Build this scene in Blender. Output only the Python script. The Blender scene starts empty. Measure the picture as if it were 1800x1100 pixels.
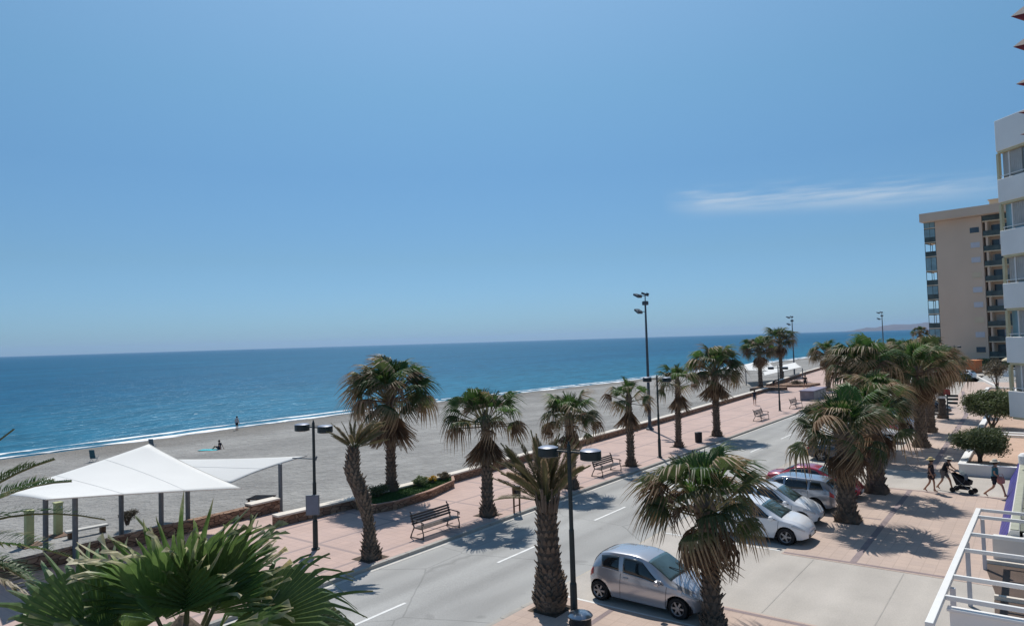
import bpy, bmesh, math, random
from mathutils import Vector, Matrix, Euler, noise
rnd = random.Random(7)
PI = math.pi
S = bpy.context.scene
COL = S.collection

# ------------------------------------------------------------------ camera
cd = bpy.data.cameras.new('camera'); cam = bpy.data.objects.new('camera', cd); COL.objects.link(cam)
S.camera = cam
F = 1225.0; roll = math.atan(.030); pitch = math.atan(49 * math.cos(roll) / F); yaw = math.radians(37.2)
fw = Vector((-math.sin(yaw) * math.cos(pitch), math.cos(yaw) * math.cos(pitch), math.sin(pitch)))
rt = Vector((math.cos(yaw), math.sin(yaw), 0)); up = rt.cross(fw)
R_ = rt * math.cos(roll) - up * math.sin(roll); U_ = up * math.cos(roll) + rt * math.sin(roll)
m = Matrix((R_, U_, -fw)).transposed().to_4x4(); m.translation = Vector((0, 0, 8))
cam.matrix_world = m
cd.sensor_width = 36; cd.lens = 36 * F / 1800; cd.clip_start = .1; cd.clip_end = 60000

# ------------------------------------------------------------------ sky, sun, exposure
SUN_EL = math.radians(56); SUN_AZ = math.atan2(-.66, .75)      # azimuth from +Y, clockwise positive
w = bpy.data.worlds.new('World'); S.world = w; w.use_nodes = True
nt = w.node_tree; nt.nodes.clear()
def N(t, **k):
    n = nt.nodes.new(t)
    for a, b in k.items(): setattr(n, a, b)
    return n
def mth(op, a, b=None, c=None, clamp=False):
    n = nt.nodes.new('ShaderNodeMath'); n.operation = op; n.use_clamp = clamp
    for i, v in enumerate((a, b, c)):
        if v is None: continue
        if isinstance(v, (int, float)): n.inputs[i].default_value = v
        else: nt.links.new(v, n.inputs[i])
    return n.outputs[0]
sky = N('ShaderNodeTexSky', sky_type='NISHITA', sun_disc=False)
sky.sun_elevation = SUN_EL; sky.sun_rotation = SUN_AZ; sky.altitude = 0
sky.air_density = 1.15; sky.dust_density = .35; sky.ozone_density = 2.6
tc = N('ShaderNodeTexCoord'); sp = N('ShaderNodeSeparateXYZ'); nt.links.new(tc.outputs['Generated'], sp.inputs[0])
X, Y, Z = sp.outputs
# one thin cirrus streak, low over the far coast
u = mth('DIVIDE', X, mth('MAXIMUM', Y, .02))
mp = N('ShaderNodeMapping'); mp.inputs['Scale'].default_value = (9, 9, 90); nt.links.new(tc.outputs['Generated'], mp.inputs[0])
nz = N('ShaderNodeTexNoise'); nz.inputs['Scale'].default_value = 1.6; nz.inputs['Detail'].default_value = 6; nt.links.new(mp.outputs[0], nz.inputs[0])
zc = mth('ADD', mth('MULTIPLY_ADD', u, -.050, .1600), mth('MULTIPLY_ADD', nz.outputs[0], .022, -.011))
dz = mth('DIVIDE', mth('SUBTRACT', Z, zc), mth('MULTIPLY_ADD', nz.outputs[0], .012, .006))
g1 = mth('EXPONENT', mth('MULTIPLY', mth('MULTIPLY', dz, dz), -1.0))
e1 = mth('SMOOTH_MIN', mth('MULTIPLY', mth('ADD', u, .46), 14, clamp=True), mth('MULTIPLY', mth('SUBTRACT', .02, u), 6, clamp=True), .1)
cl = mth('MULTIPLY', mth('MULTIPLY', g1, e1), mth('MULTIPLY_ADD', nz.outputs[0], 1.9, -.30, clamp=True))
cl = mth('MULTIPLY', cl, .60, clamp=True)
mx = N('ShaderNodeMix', data_type='RGBA'); nt.links.new(cl, mx.inputs[0])
hsv = N('ShaderNodeHueSaturation'); hsv.inputs['Saturation'].default_value = 1.0
nt.links.new(sky.outputs[0], hsv.inputs['Color'])
rp = N('ShaderNodeValToRGB'); nt.links.new(mth('MAXIMUM', Z, 0), rp.inputs[0]); cr = rp.color_ramp
for i_, (p_, c_) in enumerate(((0, (.33, .62, 1.14)), (.05, (.38, .63, 1.02)), (.117, (.42, .63, .84)), (.235, (.49, .73, .88)), (.34, (.66, .93, .98)), (.44, (.88, 1.12, 1.12)), (1, (.95, 1.1, 1.1)))):
    el_ = cr.elements[i_] if i_ < 2 else cr.elements.new(p_)
    el_.position = p_; el_.color = (*[v / 1.2 for v in c_], 1)
tn = N('ShaderNodeMix', data_type='RGBA', blend_type='MULTIPLY'); tn.inputs[0].default_value = 1; nt.links.new(hsv.outputs[0], tn.inputs[6]); nt.links.new(rp.outputs[0], tn.inputs[7])
t2 = N('ShaderNodeMix', data_type='RGBA', blend_type='MULTIPLY'); t2.clamp_result = False; t2.inputs[0].default_value = 1; t2.inputs[7].default_value = (1.2, 1.2, 1.2, 1); nt.links.new(tn.outputs[2], t2.inputs[6])
nt.links.new(t2.outputs[2], mx.inputs[6]); mx.inputs[7].default_value = (6.6, 7.4, 8.2, 1)
bg = N('ShaderNodeBackground'); bg.inputs[1].default_value = .085
nt.links.new(mx.outputs[2], bg.inputs[0])
ow = N('ShaderNodeOutputWorld'); nt.links.new(bg.outputs[0], ow.inputs[0])

sl = bpy.data.lights.new('sun', 'SUN'); sl.energy = 4.0; sl.angle = math.radians(.55); sl.color = (1, .955, .89)
so = bpy.data.objects.new('sun', sl); COL.objects.link(so)
sd = Vector((math.sin(SUN_AZ) * math.cos(SUN_EL), math.cos(SUN_AZ) * math.cos(SUN_EL), math.sin(SUN_EL)))
so.rotation_euler = sd.to_track_quat('Z', 'Y').to_euler()
S.view_settings.view_transform = 'Standard'; S.view_settings.look = 'None'
S.view_settings.exposure = .15; S.view_settings.gamma = 1; S.view_settings.use_curve_mapping = False

# ------------------------------------------------------------------ helpers
def srgb(r, g, b):
    f = lambda c: (c / 255 / 12.92) if c / 255 <= .04045 else ((c / 255 + .055) / 1.055) ** 2.4
    return (f(r), f(g), f(b))
def tag(o, label=None, cat=None, group=None, kind=None):
    if label: o['label'] = label
    if cat: o['category'] = cat
    if group: o['group'] = group
    if kind: o['kind'] = kind
    return o
class MB:
    def __init__(s): s.v = []; s.f = []; s.mi = []; s.uv = None
    def add(s, vs, fs, mi=0):
        b = len(s.v); s.v += [tuple(v) for v in vs]
        for f in fs: s.f.append(tuple(b + i for i in f)); s.mi.append(mi)
        return s
    def box(s, c, d, rz=0, mi=0, bev=0, M=None):
        x, y, z = [a / 2 for a in d]
        vs = [Vector((i * x, j * y, k * z)) for k in (-1, 1) for j in (-1, 1) for i in (-1, 1)]
        r = Matrix.Rotation(rz, 3, 'Z') if M is None else M
        vs = [r @ v + Vector(c) for v in vs]
        return s.add(vs, [(0, 2, 3, 1), (4, 5, 7, 6), (0, 1, 5, 4), (2, 6, 7, 3), (0, 4, 6, 2), (1, 3, 7, 5)], mi)
    def tube(s, pts, rad, n=8, mi=0, caps=True, flat=1.0):
        pts = [Vector(p) for p in pts]
        if isinstance(rad, (int, float)): rad = [rad] * len(pts)
        rings = []; ref = Vector((0, 0, 1))
        for i, p in enumerate(pts):
            t = (pts[min(i + 1, len(pts) - 1)] - pts[max(i - 1, 0)]).normalized()
            a = t.cross(ref if abs(t.z) < .95 else Vector((1, 0, 0))).normalized(); b = a.cross(t)
            rings.append([p + (a * math.cos(k * 2 * PI / n) + b * flat * math.sin(k * 2 * PI / n)) * rad[i] for k in range(n)])
        vs = [v for r in rings for v in r]; fs = []
        for i in range(len(pts) - 1):
            for k in range(n):
                fs.append((i * n + k, i * n + (k + 1) % n, (i + 1) * n + (k + 1) % n, (i + 1) * n + k))
        if caps: fs += [tuple(range(n))[::-1], tuple((len(pts) - 1) * n + k for k in range(n))]
        return s.add(vs, fs, mi)
    def lathe(s, prof, c=(0, 0, 0), n=16, mi=0, M=None, cap=True):
        vs = []; fs = []
        for r, z in prof:
            for k in range(n):
                a = k * 2 * PI / n; v = Vector((r * math.cos(a), r * math.sin(a), z))
                if M is not None: v = M @ v
                vs.append(v + Vector(c))
        m_ = len(prof)
        for i in range(m_ - 1):
            for k in range(n): fs.append((i * n + k, i * n + (k + 1) % n, (i + 1) * n + (k + 1) % n, (i + 1) * n + k))
        if cap and prof[0][0] > 1e-4: fs.append(tuple(range(n))[::-1])
        if cap and prof[-1][0] > 1e-4: fs.append(tuple((m_ - 1) * n + k for k in range(n)))
        return s.add(vs, fs, mi)
    def prism(s, poly, z0, z1, mi=0):
        n = len(poly)
        ar = sum(poly[i][0] * poly[(i + 1) % n][1] - poly[(i + 1) % n][0] * poly[i][1] for i in range(n))
        if ar < 0: poly = poly[::-1]
        vs = [(x, y, z0) for x, y in poly] + [(x, y, z1) for x, y in poly]
        fs = [tuple(range(n))[::-1], tuple(range(n, 2 * n))] + [(i, (i + 1) % n, n + (i + 1) % n, n + i) for i in range(n)]
        return s.add(vs, fs, mi)
    def mesh(s, name, mats, smooth=False):
        me = bpy.data.meshes.new(name); me.from_pydata(s.v, [], s.f)
        for mm in (mats if isinstance(mats, (list, tuple)) else [mats]): me.materials.append(mm)
        me.polygons.foreach_set('material_index', s.mi)
        if smooth: me.polygons.foreach_set('use_smooth', [True] * len(s.f))
        me.update(); return me
    def build(s, name, mats, parent=None, smooth=False, bevel=0, loc=None):
        o = bpy.data.objects.new(name, s.mesh(name, mats, smooth)); COL.objects.link(o)
        if parent is not None: o.parent = parent
        if loc is not None: o.location = loc
        if bevel:
            b = o.modifiers.new('b', 'BEVEL'); b.width = bevel; b.segments = 2; b.limit_method = 'ANGLE'
        return o
def smooth_angle(o, deg=35):
    me = o.data; me.polygons.foreach_set('use_smooth', [True] * len(me.polygons)); me.set_sharp_from_angle(angle=math.radians(deg)); return o
def empty(name, loc, rz=0, **k):
    o = bpy.data.objects.new(name, None); COL.objects.link(o); o.location = loc; o.rotation_euler = (0, 0, rz)
    o.empty_display_size = .3; tag(o, **k); return o
KIDS = {}
def copy_tree(o, parent=None):
    c = o.copy(); COL.objects.link(c); c.parent = parent
    for ch in list(o.children): copy_tree(ch, c)
    return c
def put(proto, first, loc, rz=0, label=None):
    o = proto if first else copy_tree(proto)
    o.location = loc; o.rotation_euler = (0, 0, rz)
    if label: o['label'] = label
    return o

# ------------------------------------------------------------------ materials
def mat(name, col, rough=.8, metal=0, var=.12, scale=3, bump=0, bscale=30, spec=.4, coord='Object', detail=5, col2=None, coat=0, fine=0):
    m_ = bpy.data.materials.new(name); m_.use_nodes = True; t = m_.node_tree; n = t.nodes; L = t.links
    p = n['Principled BSDF']; p.inputs['Roughness'].default_value = rough; p.inputs['Metallic'].default_value = metal
    p.inputs['Specular IOR Level'].default_value = spec; p.inputs['Coat Weight'].default_value = coat
    tcn = n.new('ShaderNodeTexCoord')
    nz_ = n.new('ShaderNodeTexNoise'); nz_.inputs['Scale'].default_value = scale; nz_.inputs['Detail'].default_value = detail
    L.new(tcn.outputs[coord], nz_.inputs[0])
    mxn = n.new('ShaderNodeMix'); mxn.data_type = 'RGBA'
    a = col2 or [c * (1 + var) for c in col]; b = [c * (1 - var) for c in col] if not col2 else col
    mxn.inputs[6].default_value = (*b, 1); mxn.inputs[7].default_value = (*a, 1)
    mr = n.new('ShaderNodeMapRange'); mr.inputs[1].default_value = .3; mr.inputs[2].default_value = .7
    L.new(nz_.outputs[0], mr.inputs[0]); L.new(mr.outputs[0], mxn.inputs[0])
    out = mxn.outputs[2]
    if fine:
        n3 = n.new('ShaderNodeTexNoise'); n3.inputs['Scale'].default_value = bscale; n3.inputs['Detail'].default_value = 3
        L.new(tcn.outputs[coord], n3.inputs[0])
        h = n.new('ShaderNodeMix'); h.data_type = 'RGBA'; h.blend_type = 'MULTIPLY'; h.inputs[0].default_value = 1
        r3 = n.new('ShaderNodeMapRange'); r3.inputs[1].default_value = .35; r3.inputs[2].default_value = .65; r3.inputs[3].default_value = 1 - fine; r3.inputs[4].default_value = 1 + fine
        L.new(n3.outputs[0], r3.inputs[0]); L.new(out, h.inputs[6]); L.new(r3.outputs[0], h.inputs[7]); out = h.outputs[2]
    L.new(out, p.inputs['Base Color'])
    if bump:
        n2 = n.new('ShaderNodeTexNoise'); n2.inputs['Scale'].default_value = bscale; n2.inputs['Detail'].default_value = 4
        L.new(tcn.outputs[coord], n2.inputs[0])
        bn = n.new('ShaderNodeBump'); bn.inputs['Strength'].default_value = bump; bn.inputs['Distance'].default_value = .02
        L.new(n2.outputs[0], bn.inputs['Height']); L.new(bn.outputs[0], p.inputs['Normal'])
    return m_
class T:   # tiny node-building shorthand on a material
    def __init__(s, m_): s.t = m_.node_tree; s.n = s.t.nodes; s.p = s.n['Principled BSDF']
    def new(s, ty, **k):
        q = s.n.new(ty)
        for a, b in k.items(): setattr(q, a, b)
        return q
    def L(s, a, b): s.t.links.new(a, b)
    def m(s, op, *v, clamp=False):
        q = s.n.new('ShaderNodeMath'); q.operation = op; q.use_clamp = clamp
        for i, x in enumerate(v):
            if isinstance(x, (int, float)): q.inputs[i].default_value = x
            else: s.L(x, q.inputs[i])
        return q.outputs[0]
    def mix(s, f, a, b, bt='MIX'):
        q = s.n.new('ShaderNodeMix'); q.data_type = 'RGBA'; q.blend_type = bt
        for i, x in ((0, f), (6, a), (7, b)):
            if isinstance(x, (int, float)): q.inputs[i].default_value = x
            elif isinstance(x, (tuple, list)): q.inputs[i].default_value = (*x[:3], 1)
            else: s.L(x, q.inputs[i])
        return q.outputs[2]
    def noise(s, vec, sc, det=4, dist=0):
        q = s.n.new('ShaderNodeTexNoise'); q.inputs['Scale'].default_value = sc; q.inputs['Detail'].default_value = det; q.inputs['Distortion'].default_value = dist
        if vec is not None: s.L(vec, q.inputs[0])
        return q.outputs[0]
    def rng(s, v, a, b, c=0, d=1):
        q = s.n.new('ShaderNodeMapRange'); s.L(v, q.inputs[0])
        for i, x in enumerate((a, b, c, d)): q.inputs[i + 1].default_value = x
        return q.outputs[0]

M = {}
M['white'] = mat('white_paint', (.78, .77, .75), .5, var=.04, scale=2)
M['render'] = mat('white_render', (.84, .82, .79), .85, var=.06, scale=.5, bump=.15, bscale=40)
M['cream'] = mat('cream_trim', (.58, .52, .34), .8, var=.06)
M['pole'] = mat('dark_green_paint', (.012, .026, .030), .45, var=.2, scale=6)
M['polegrey'] = mat('grey_steel', (.16, .18, .20), .5, var=.1, scale=6, metal=.3)
M['mast'] = mat('mast_paint', (.05, .075, .10), .5, var=.15, scale=2)
M['lens'] = mat('lamp_lens', (.5, .5, .52), .3, var=.03)
M['lid'] = mat('lamp_lid', (.22, .24, .30), .35, var=.1, metal=.3)
M['wood'] = mat('weathered_wood', (.13, .07, .04), .75, var=.35, scale=8, bump=.3)
M['benchslat'] = mat('bench_slat', (.085, .060, .050), .4, var=.3, scale=9)
M['iron'] = mat('bench_iron', (.05, .045, .045), .5, var=.2, scale=20)
M['rubber'] = mat('rubber', (.015, .015, .016), .8, var=.2)
M['black'] = mat('black_plastic', (.012, .012, .014), .5, var=.2)
M['blue_tile'] = mat('blue_glazed_tile', (.050, .045, .24), .5, var=.35, scale=3)
M['salmon'] = mat('salmon_gravel', (.46, .32, .24), .95, var=.08, scale=1.2, bump=.3, bscale=60, fine=.06)
M['planter_white'] = mat('white_planter_render', (.68, .66, .62), .8, var=.06, scale=.8)
M['soil'] = mat('dark_soil', (.07, .05, .035), .95, var=.3, scale=6, bump=.5)
M['terracotta'] = mat('orange_boards', (.50, .16, .06), .8, var=.15, scale=2)
M['brownfloor'] = mat('brown_terrace_tiles', (.075, .045, .03), .6, var=.2, scale=2)
M['glass_mid'] = mat('block_window_glass', (.20, .21, .20), .2, var=.3, scale=.8)
M['glass_dark'] = mat('window_glass', (.05, .07, .09), .08, var=.3, scale=.3, spec=.6)
M['glass_green'] = mat('greenish_balcony_glass', (.20, .32, .36), .15, var=.25, scale=.6, spec=.6)
M['curtain'] = mat('pale_curtain', (.46, .45, .43), .9, var=.12, scale=2)
M['beige'] = mat('beige_render', (.62, .48, .37), .9, var=.06, scale=.15, bump=.1)
M['beige_trim'] = mat('beige_trim', (.60, .50, .36), .9, var=.06, scale=.3)
M['shutter'] = mat('shutter_white', (.52, .53, .58), .7, var=.05)
M['rail_green'] = mat('dark_green_balcony_rail', (.055, .080, .078), .5, var=.4, scale=.8)
M['canvas'] = mat('white_canvas', (.80, .80, .78), .85, var=.02, scale=.8)
def _trans(m_, f):
    t = m_.node_tree; tr = t.nodes.new('ShaderNodeBsdfTranslucent'); tr.inputs[0].default_value = (.8, .8, .78, 1); ms = t.nodes.new('ShaderNodeMixShader'); ms.inputs[0].default_value = f
    t.links.new(t.nodes['Principled BSDF'].outputs[0], ms.inputs[1]); t.links.new(tr.outputs[0], ms.inputs[2]); t.links.new(ms.outputs[0], t.nodes['Material Output'].inputs[0])
_trans(M['canvas'], .22)
M['maroon'] = mat('maroon_canvas', (.16, .035, .045), .9, var=.1)
M['towel'] = mat('turquoise_towel', (.05, .40, .45), .9, var=.4, scale=6)
M['skin'] = mat('skin', (.42, .23, .15), .6, var=.06)
M['yellowpost'] = mat('pale_yellow_paint', (.42, .43, .22), .8, var=.15)
M['concrete'] = mat('pale_concrete', (.52, .50, .46), .85, var=.08)
M['straw'] = mat('straw', (.58, .46, .24), .9, var=.15, scale=20)
M['hair'] = mat('dark_hair', (.03, .02, .015), .7, var=.2)
M['steel'] = mat('polished_steel', (.45, .46, .48), .28, metal=.9, var=.1)
M['canvas_bottom'] = M['canvas']

def leaf_mat(name, base, tip, tipstart, transl=.35, rough=.5):
    m_ = mat(name, base, rough); t = T(m_)
    tcn = t.new('ShaderNodeTexCoord'); uv = t.new('ShaderNodeUVMap'); sx = t.new('ShaderNodeSeparateXYZ'); t.L(uv.outputs[0], sx.inputs[0])
    oi = t.new('ShaderNodeObjectInfo')
    nzv = t.noise(tcn.outputs['Object'], 5, 3)
    f = t.m('ADD', sx.outputs[0], t.m('MULTIPLY_ADD', nzv, .5, -.25))
    f = t.m('ADD', f, t.m('MULTIPLY_ADD', oi.outputs['Random'], .3, -.15))
    f = t.rng(f, tipstart - .1, tipstart + .18)
    c = t.mix(f, base, tip)
    v = t.m('MULTIPLY_ADD', oi.outputs['Random'], .7, .65)
    vv = t.m('MULTIPLY', v, t.m('MULTIPLY_ADD', t.noise(tcn.outputs['Object'], 22, 2), .7, .65))
    cc = t.mix(1, c, vv, 'MULTIPLY')
    t.L(cc, t.p.inputs['Base Color']); t.p.inputs['Roughness'].default_value = rough; t.p.inputs['Specular IOR Level'].default_value = .35
    tr = t.new('ShaderNodeBsdfTranslucent'); t.L(cc, tr.inputs[0])
    ms = t.new('ShaderNodeMixShader'); ms.inputs[0].default_value = transl
    t.L(t.p.outputs[0], ms.inputs[1]); t.L(tr.outputs[0], ms.inputs[2])
    t.L(ms.outputs[0], t.n['Material Output'].inputs[0])
    return m_
M['leaf_green'] = leaf_mat('palm_leaf_green', (.060, .120, .028), (.30, .25, .14), .90, .42)
M['leaf_mid'] = leaf_mat('palm_leaf_worn', (.072, .100, .036), (.27, .185, .105), .66, .38)
M['leaf_brown'] = leaf_mat('palm_leaf_dead', (.140, .084, .048), (.30, .21, .13), .70, .32, .8)
M['leaf_date'] = leaf_mat('date_palm_leaf', (.16, .15, .075), (.33, .25, .16), .6, .35)
M['shrub'] = leaf_mat('shrub_leaf', (.12, .155, .065), (.12, .12, .06), .9, .3)
M['leaf_big'] = leaf_mat('near_palm_leaf', (.135, .215, .065), (.55, .50, .34), .84, .45, .36)
M['shrub_dry'] = leaf_mat('dry_shrub_leaf', (.12, .10, .065), (.2, .16, .1), .7, .3)
M['flower'] = mat('yellow_flower', (.7, .45, .02), .7, var=.2)
M['petiole'] = mat('petiole', (.16, .15, .06), .6, var=.3)
M['trunk'] = mat('palm_trunk_bark', (.105, .080, .062), .95, var=.35, scale=5, bump=.8, bscale=16)
M['stub'] = mat('cut_leaf_bases', (.155, .118, .090), .95, var=.45, scale=3, bump=.4)
M['bark'] = mat('bark', (.12, .09, .07), .95, var=.3, scale=8)

def ground_mat(name, col, var=.08, scale=.6, fine=.07, fs=35, bump=.3, lines=None, linecol=None, stain=.12, rough=.9, tile=None, wheel=False):
    m_ = mat(name, col, rough); t = T(m_)
    tcn = t.new('ShaderNodeTexCoord'); v = tcn.outputs['Object']
    c = t.mix(t.rng(t.noise(v, scale, 5), .35, .65), [x * (1 - var) for x in col], [x * (1 + var) for x in col])
    mpn = t.new('ShaderNodeMapping'); mpn.inputs['Scale'].default_value = (.5, .06, .5); t.L(v, mpn.inputs[0])
    st = t.rng(t.noise(mpn.outputs[0], 1.5, 6, .4), .3, .7, 1 - stain, 1 + stain); c = t.mix(1, c, st, 'MULTIPLY')
    fn = t.rng(t.noise(v, fs, 2), .3, .7, 1 - fine, 1 + fine); c = t.mix(1, c, fn, 'MULTIPLY')
    h = t.noise(v, fs, 3)
    if tile:
        br = t.new('ShaderNodeTexBrick'); br.inputs['Scale'].default_value = 1; br.inputs['Brick Width'].default_value = tile; br.inputs['Row Height'].default_value = tile
        br.inputs['Mortar Size'].default_value = tile * .04; br.offset = 0; br.inputs['Color1'].default_value = (1.04, 1.03, 1.02, 1); br.inputs['Color2'].default_value = (.96, .96, .97, 1); br.inputs['Mortar'].default_value = (.88, .87, .87, 1)
        t.L(v, br.inputs[0]); c = t.mix(1, c, br.outputs[0], 'MULTIPLY')
    if wheel:
        s_ = t.new('ShaderNodeSeparateXYZ'); t.L(v, s_.inputs[0])
        wob = t.m('MULTIPLY_ADD', t.noise(v, .15, 3), .5, -.25)
        for cx_ in (-18.8, -17.3, -15.4, -13.9):
            a = t.m('ABSOLUTE', t.m('ADD', t.m('SUBTRACT', s_.outputs[0], cx_), wob)); c = t.mix(1, c, t.rng(a, .05, .5, .90, 1.0), 'MULTIPLY')
        vo = t.new('ShaderNodeTexVoronoi'); vo.feature = 'DISTANCE_TO_EDGE'; vo.inputs['Scale'].default_value = .16; mq = t.new('ShaderNodeMapping'); t.L(v, mq.inputs[0])
        nd = t.new('ShaderNodeTexNoise'); nd.inputs['Scale'].default_value = 1.2; t.L(v, nd.inputs[0]); ad = t.mix(.12, v, nd.outputs[1], 'ADD'); t.L(ad, vo.inputs[0])
        c = t.mix(1, c, t.rng(vo.outputs[0], .000, .006, .72, 1.0), 'MULTIPLY')
        sp_ = t.rng(t.noise(v, .9, 2), .68, .74, 1, .82); c = t.mix(1, c, sp_, 'MULTIPLY')
    if lines:
        s_ = t.new('ShaderNodeSeparateXYZ'); t.L(v, s_.inputs[0])
        def stripe(o, per, off, wd):
            a = t.m('ABSOLUTE', t.m('SUBTRACT', t.m('FRACT', t.m('DIVIDE', t.m('ADD', o, off), per)), .5))
            return t.m('LESS_THAN', a, wd / per / 2)
        f = t.m('MAXIMUM', stripe(s_.outputs[0], lines[0], lines[1], lines[4]), stripe(s_.outputs[1], lines[2], lines[3], lines[4]))
        c = t.mix(t.m('MULTIPLY', f, .75), c, linecol)
    t.L(c, t.p.inputs['Base Color'])
    b = t.new('ShaderNodeBump'); b.inputs['Strength'].default_value = bump; b.inputs['Distance'].default_value = .01
    t.L(h, b.inputs['Height']); t.L(b.outputs[0], t.p.inputs['Normal'])
    return m_
M['asphalt'] = ground_mat('worn_pale_asphalt', (.325, .322, .310), .07, .25, .10, 25, stain=.12, wheel=True)
M['pave'] = ground_mat('pink_paving', (.47, .345, .30), .05, .35, .05, 20, .2, lines=(3.1, .6, 4.2, 1.0, .16), linecol=(.27, .215, .21), stain=.06, tile=.4)
M['pave2'] = ground_mat('pink_paving_right', (.455, .355, .298), .05, .35, .05, 20, .2, stain=.06, tile=.4)
M['conc'] = ground_mat('pale_concrete_paving', (.42, .385, .345), .07, .5, .08, 25, .2, stain=.10)
M['band'] = ground_mat('dark_paving_band', (.24, .19, .19), .1, 1, .08, 20, .2)
M['kerb'] = ground_mat('kerb_stone', (.34, .32, .29), .1, 1.5, .08, 20, .2)
M['paint'] = mat('worn_white_road_paint', (.66, .66, .64), .7, var=.1, scale=3)
M['yellow'] = mat('faded_yellow_road_paint', (.50, .40, .24), .8, var=.15, scale=3)
M['land'] = ground_mat('dry_ground', (.30, .26, .20), .15, .05, .08, 2)
M['hill'] = mat('purple_brown_hill', (.085, .070, .075), .95, var=.2, scale=.004)  # headland's own purple-brown; the fading comes from the haze volume
M['grass'] = mat('lawn', (.06, .12, .03), .9, var=.3, scale=5, bump=.5, bscale=80)

def sand_material():
    m_ = mat('sand', (.3, .3, .28), .95); t = T(m_); tcn = t.new('ShaderNodeTexCoord'); v = tcn.outputs['Object']
    c = t.mix(t.rng(t.noise(v, .12, 6), .35, .65), (.225, .218, .206), (.305, .297, .280))
    c = t.mix(1, c, t.rng(t.noise(v, 2.2, 4), .3, .7, .86, 1.10), 'MULTIPLY')
    c = t.mix(1, c, t.rng(t.noise(v, .45, 5, .8), .38, .62, .93, 1.05), 'MULTIPLY')
    mpn = t.new('ShaderNodeMapping'); mpn.inputs['Scale'].default_value = (.9, .12, 1); mpn.inputs['Rotation'].default_value = (0, 0, -.25); t.L(v, mpn.inputs[0])
    c = t.mix(1, c, t.rng(t.noise(mpn.outputs[0], .8, 5, .5), .35, .65, .93, 1.05), 'MULTIPLY')
    s_ = t.new('ShaderNodeSeparateXYZ'); t.L(v, s_.inputs[0])
    wet = t.rng(t.m('ADD', s_.outputs[2], t.m('MULTIPLY_ADD', t.noise(v, .12, 5), .30, -.15)), -2.44, -2.16, 1, 0)
    c = t.mix(t.m('MULTIPLY', wet, .75), c, (.15, .135, .115))
    t.L(c, t.p.inputs['Base Color'])
    h = t.m('ADD', t.m('MULTIPLY', t.noise(v, 1.3, 3), 2.0), t.m('MULTIPLY', t.noise(v, 5, 3), 1.1))
    b = t.new('ShaderNodeBump'); b.inputs['Strength'].default_value = .9; b.inputs['Distance'].default_value = .20; t.L(h, b.inputs['Height']); t.L(b.outputs[0], t.p.inputs['Normal'])
    return m_
M['sand'] = sand_material()
def sea_material():
    m_ = mat('sea_water', (.02, .1, .16), .25); t = T(m_); tcn = t.new('ShaderNodeTexCoord'); v = tcn.outputs['Object']
    mpn = t.new('ShaderNodeMapping'); mpn.inputs['Scale'].default_value = (1.6, .55, 1); mpn.inputs['Rotation'].default_value = (0, 0, .22); t.L(v, mpn.inputs[0])
    n1 = t.noise(mpn.outputs[0], .28, 7, .3); n0 = t.noise(mpn.outputs[0], .012, 5, .3); n2 = t.noise(mpn.outputs[0], 1.1, 4)
    s_ = t.new('ShaderNodeSeparateXYZ'); t.L(v, s_.inputs[0])
    sh = t.rng(s_.outputs[0], -190, -86, 0, 1)            # paler over the shallow shelf
    deep = t.mix(t.rng(n0, .35, .65), (.004, .068, .140), (.006, .088, .170))
    c = t.mix(t.m('MULTIPLY', sh, .65), deep, (.018, .135, .205))
    c = t.mix(1, c, t.rng(n1, .3, .7, .70, 1.28), 'MULTIPLY')
    cap = t.rng(t.m('MULTIPLY', t.rng(n2, .55, .8), t.rng(t.noise(mpn.outputs[0], .16, 5, .2), .60, .75)), .28, .45)
    c = t.mix(cap, c, (.8, .84, .86))
    d = t.new('ShaderNodeBsdfDiffuse'); t.L(c, d.inputs[0])
    g = t.new('ShaderNodeBsdfGlossy'); g.inputs['Roughness'].default_value = .32; g.inputs[0].default_value = (.55, .80, 1, 1)
    b = t.new('ShaderNodeBump'); b.inputs['Strength'].default_value = .8; b.inputs['Distance'].default_value = .6
    t.L(t.m('ADD', n1, t.m('MULTIPLY', n2, .5)), b.inputs['Height']); t.L(b.outputs[0], g.inputs['Normal']); t.L(b.outputs[0], d.inputs['Normal'])
    ms = t.new('ShaderNodeMixShader'); ms.inputs[0].default_value = .09; t.L(d.outputs[0], ms.inputs[1]); t.L(g.outputs[0], ms.inputs[2])
    t.L(ms.outputs[0], t.n['Material Output'].inputs[0])
    return m_
M['sea'] = sea_material()
def foam_material():
    m_ = mat('foam', (.85, .87, .88), .8); t = T(m_); tcn = t.new('ShaderNodeTexCoord'); uv = t.new('ShaderNodeUVMap'); sx = t.new('ShaderNodeSeparateXYZ'); t.L(uv.outputs[0], sx.inputs[0])
    n1 = t.noise(tcn.outputs['Object'], .16, 8, .9)
    a = t.m('SUBTRACT', 1, t.m('ABSOLUTE', t.m('MULTIPLY_ADD', sx.outputs[0], 2, -1)))
    f = t.rng(t.m('ADD', a, t.m('MULTIPLY_ADD', n1, 3.4, -1.75)), .20, .85)
    tr = t.new('ShaderNodeBsdfTransparent'); ms = t.new('ShaderNodeMixShader'); t.L(f, ms.inputs[0]); t.L(tr.outputs[0], ms.inputs[1]); t.L(t.p.outputs[0], ms.inputs[2])
    t.L(ms.outputs[0], t.n['Material Output'].inputs[0]); return m_
M['foam'] = foam_material()
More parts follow.
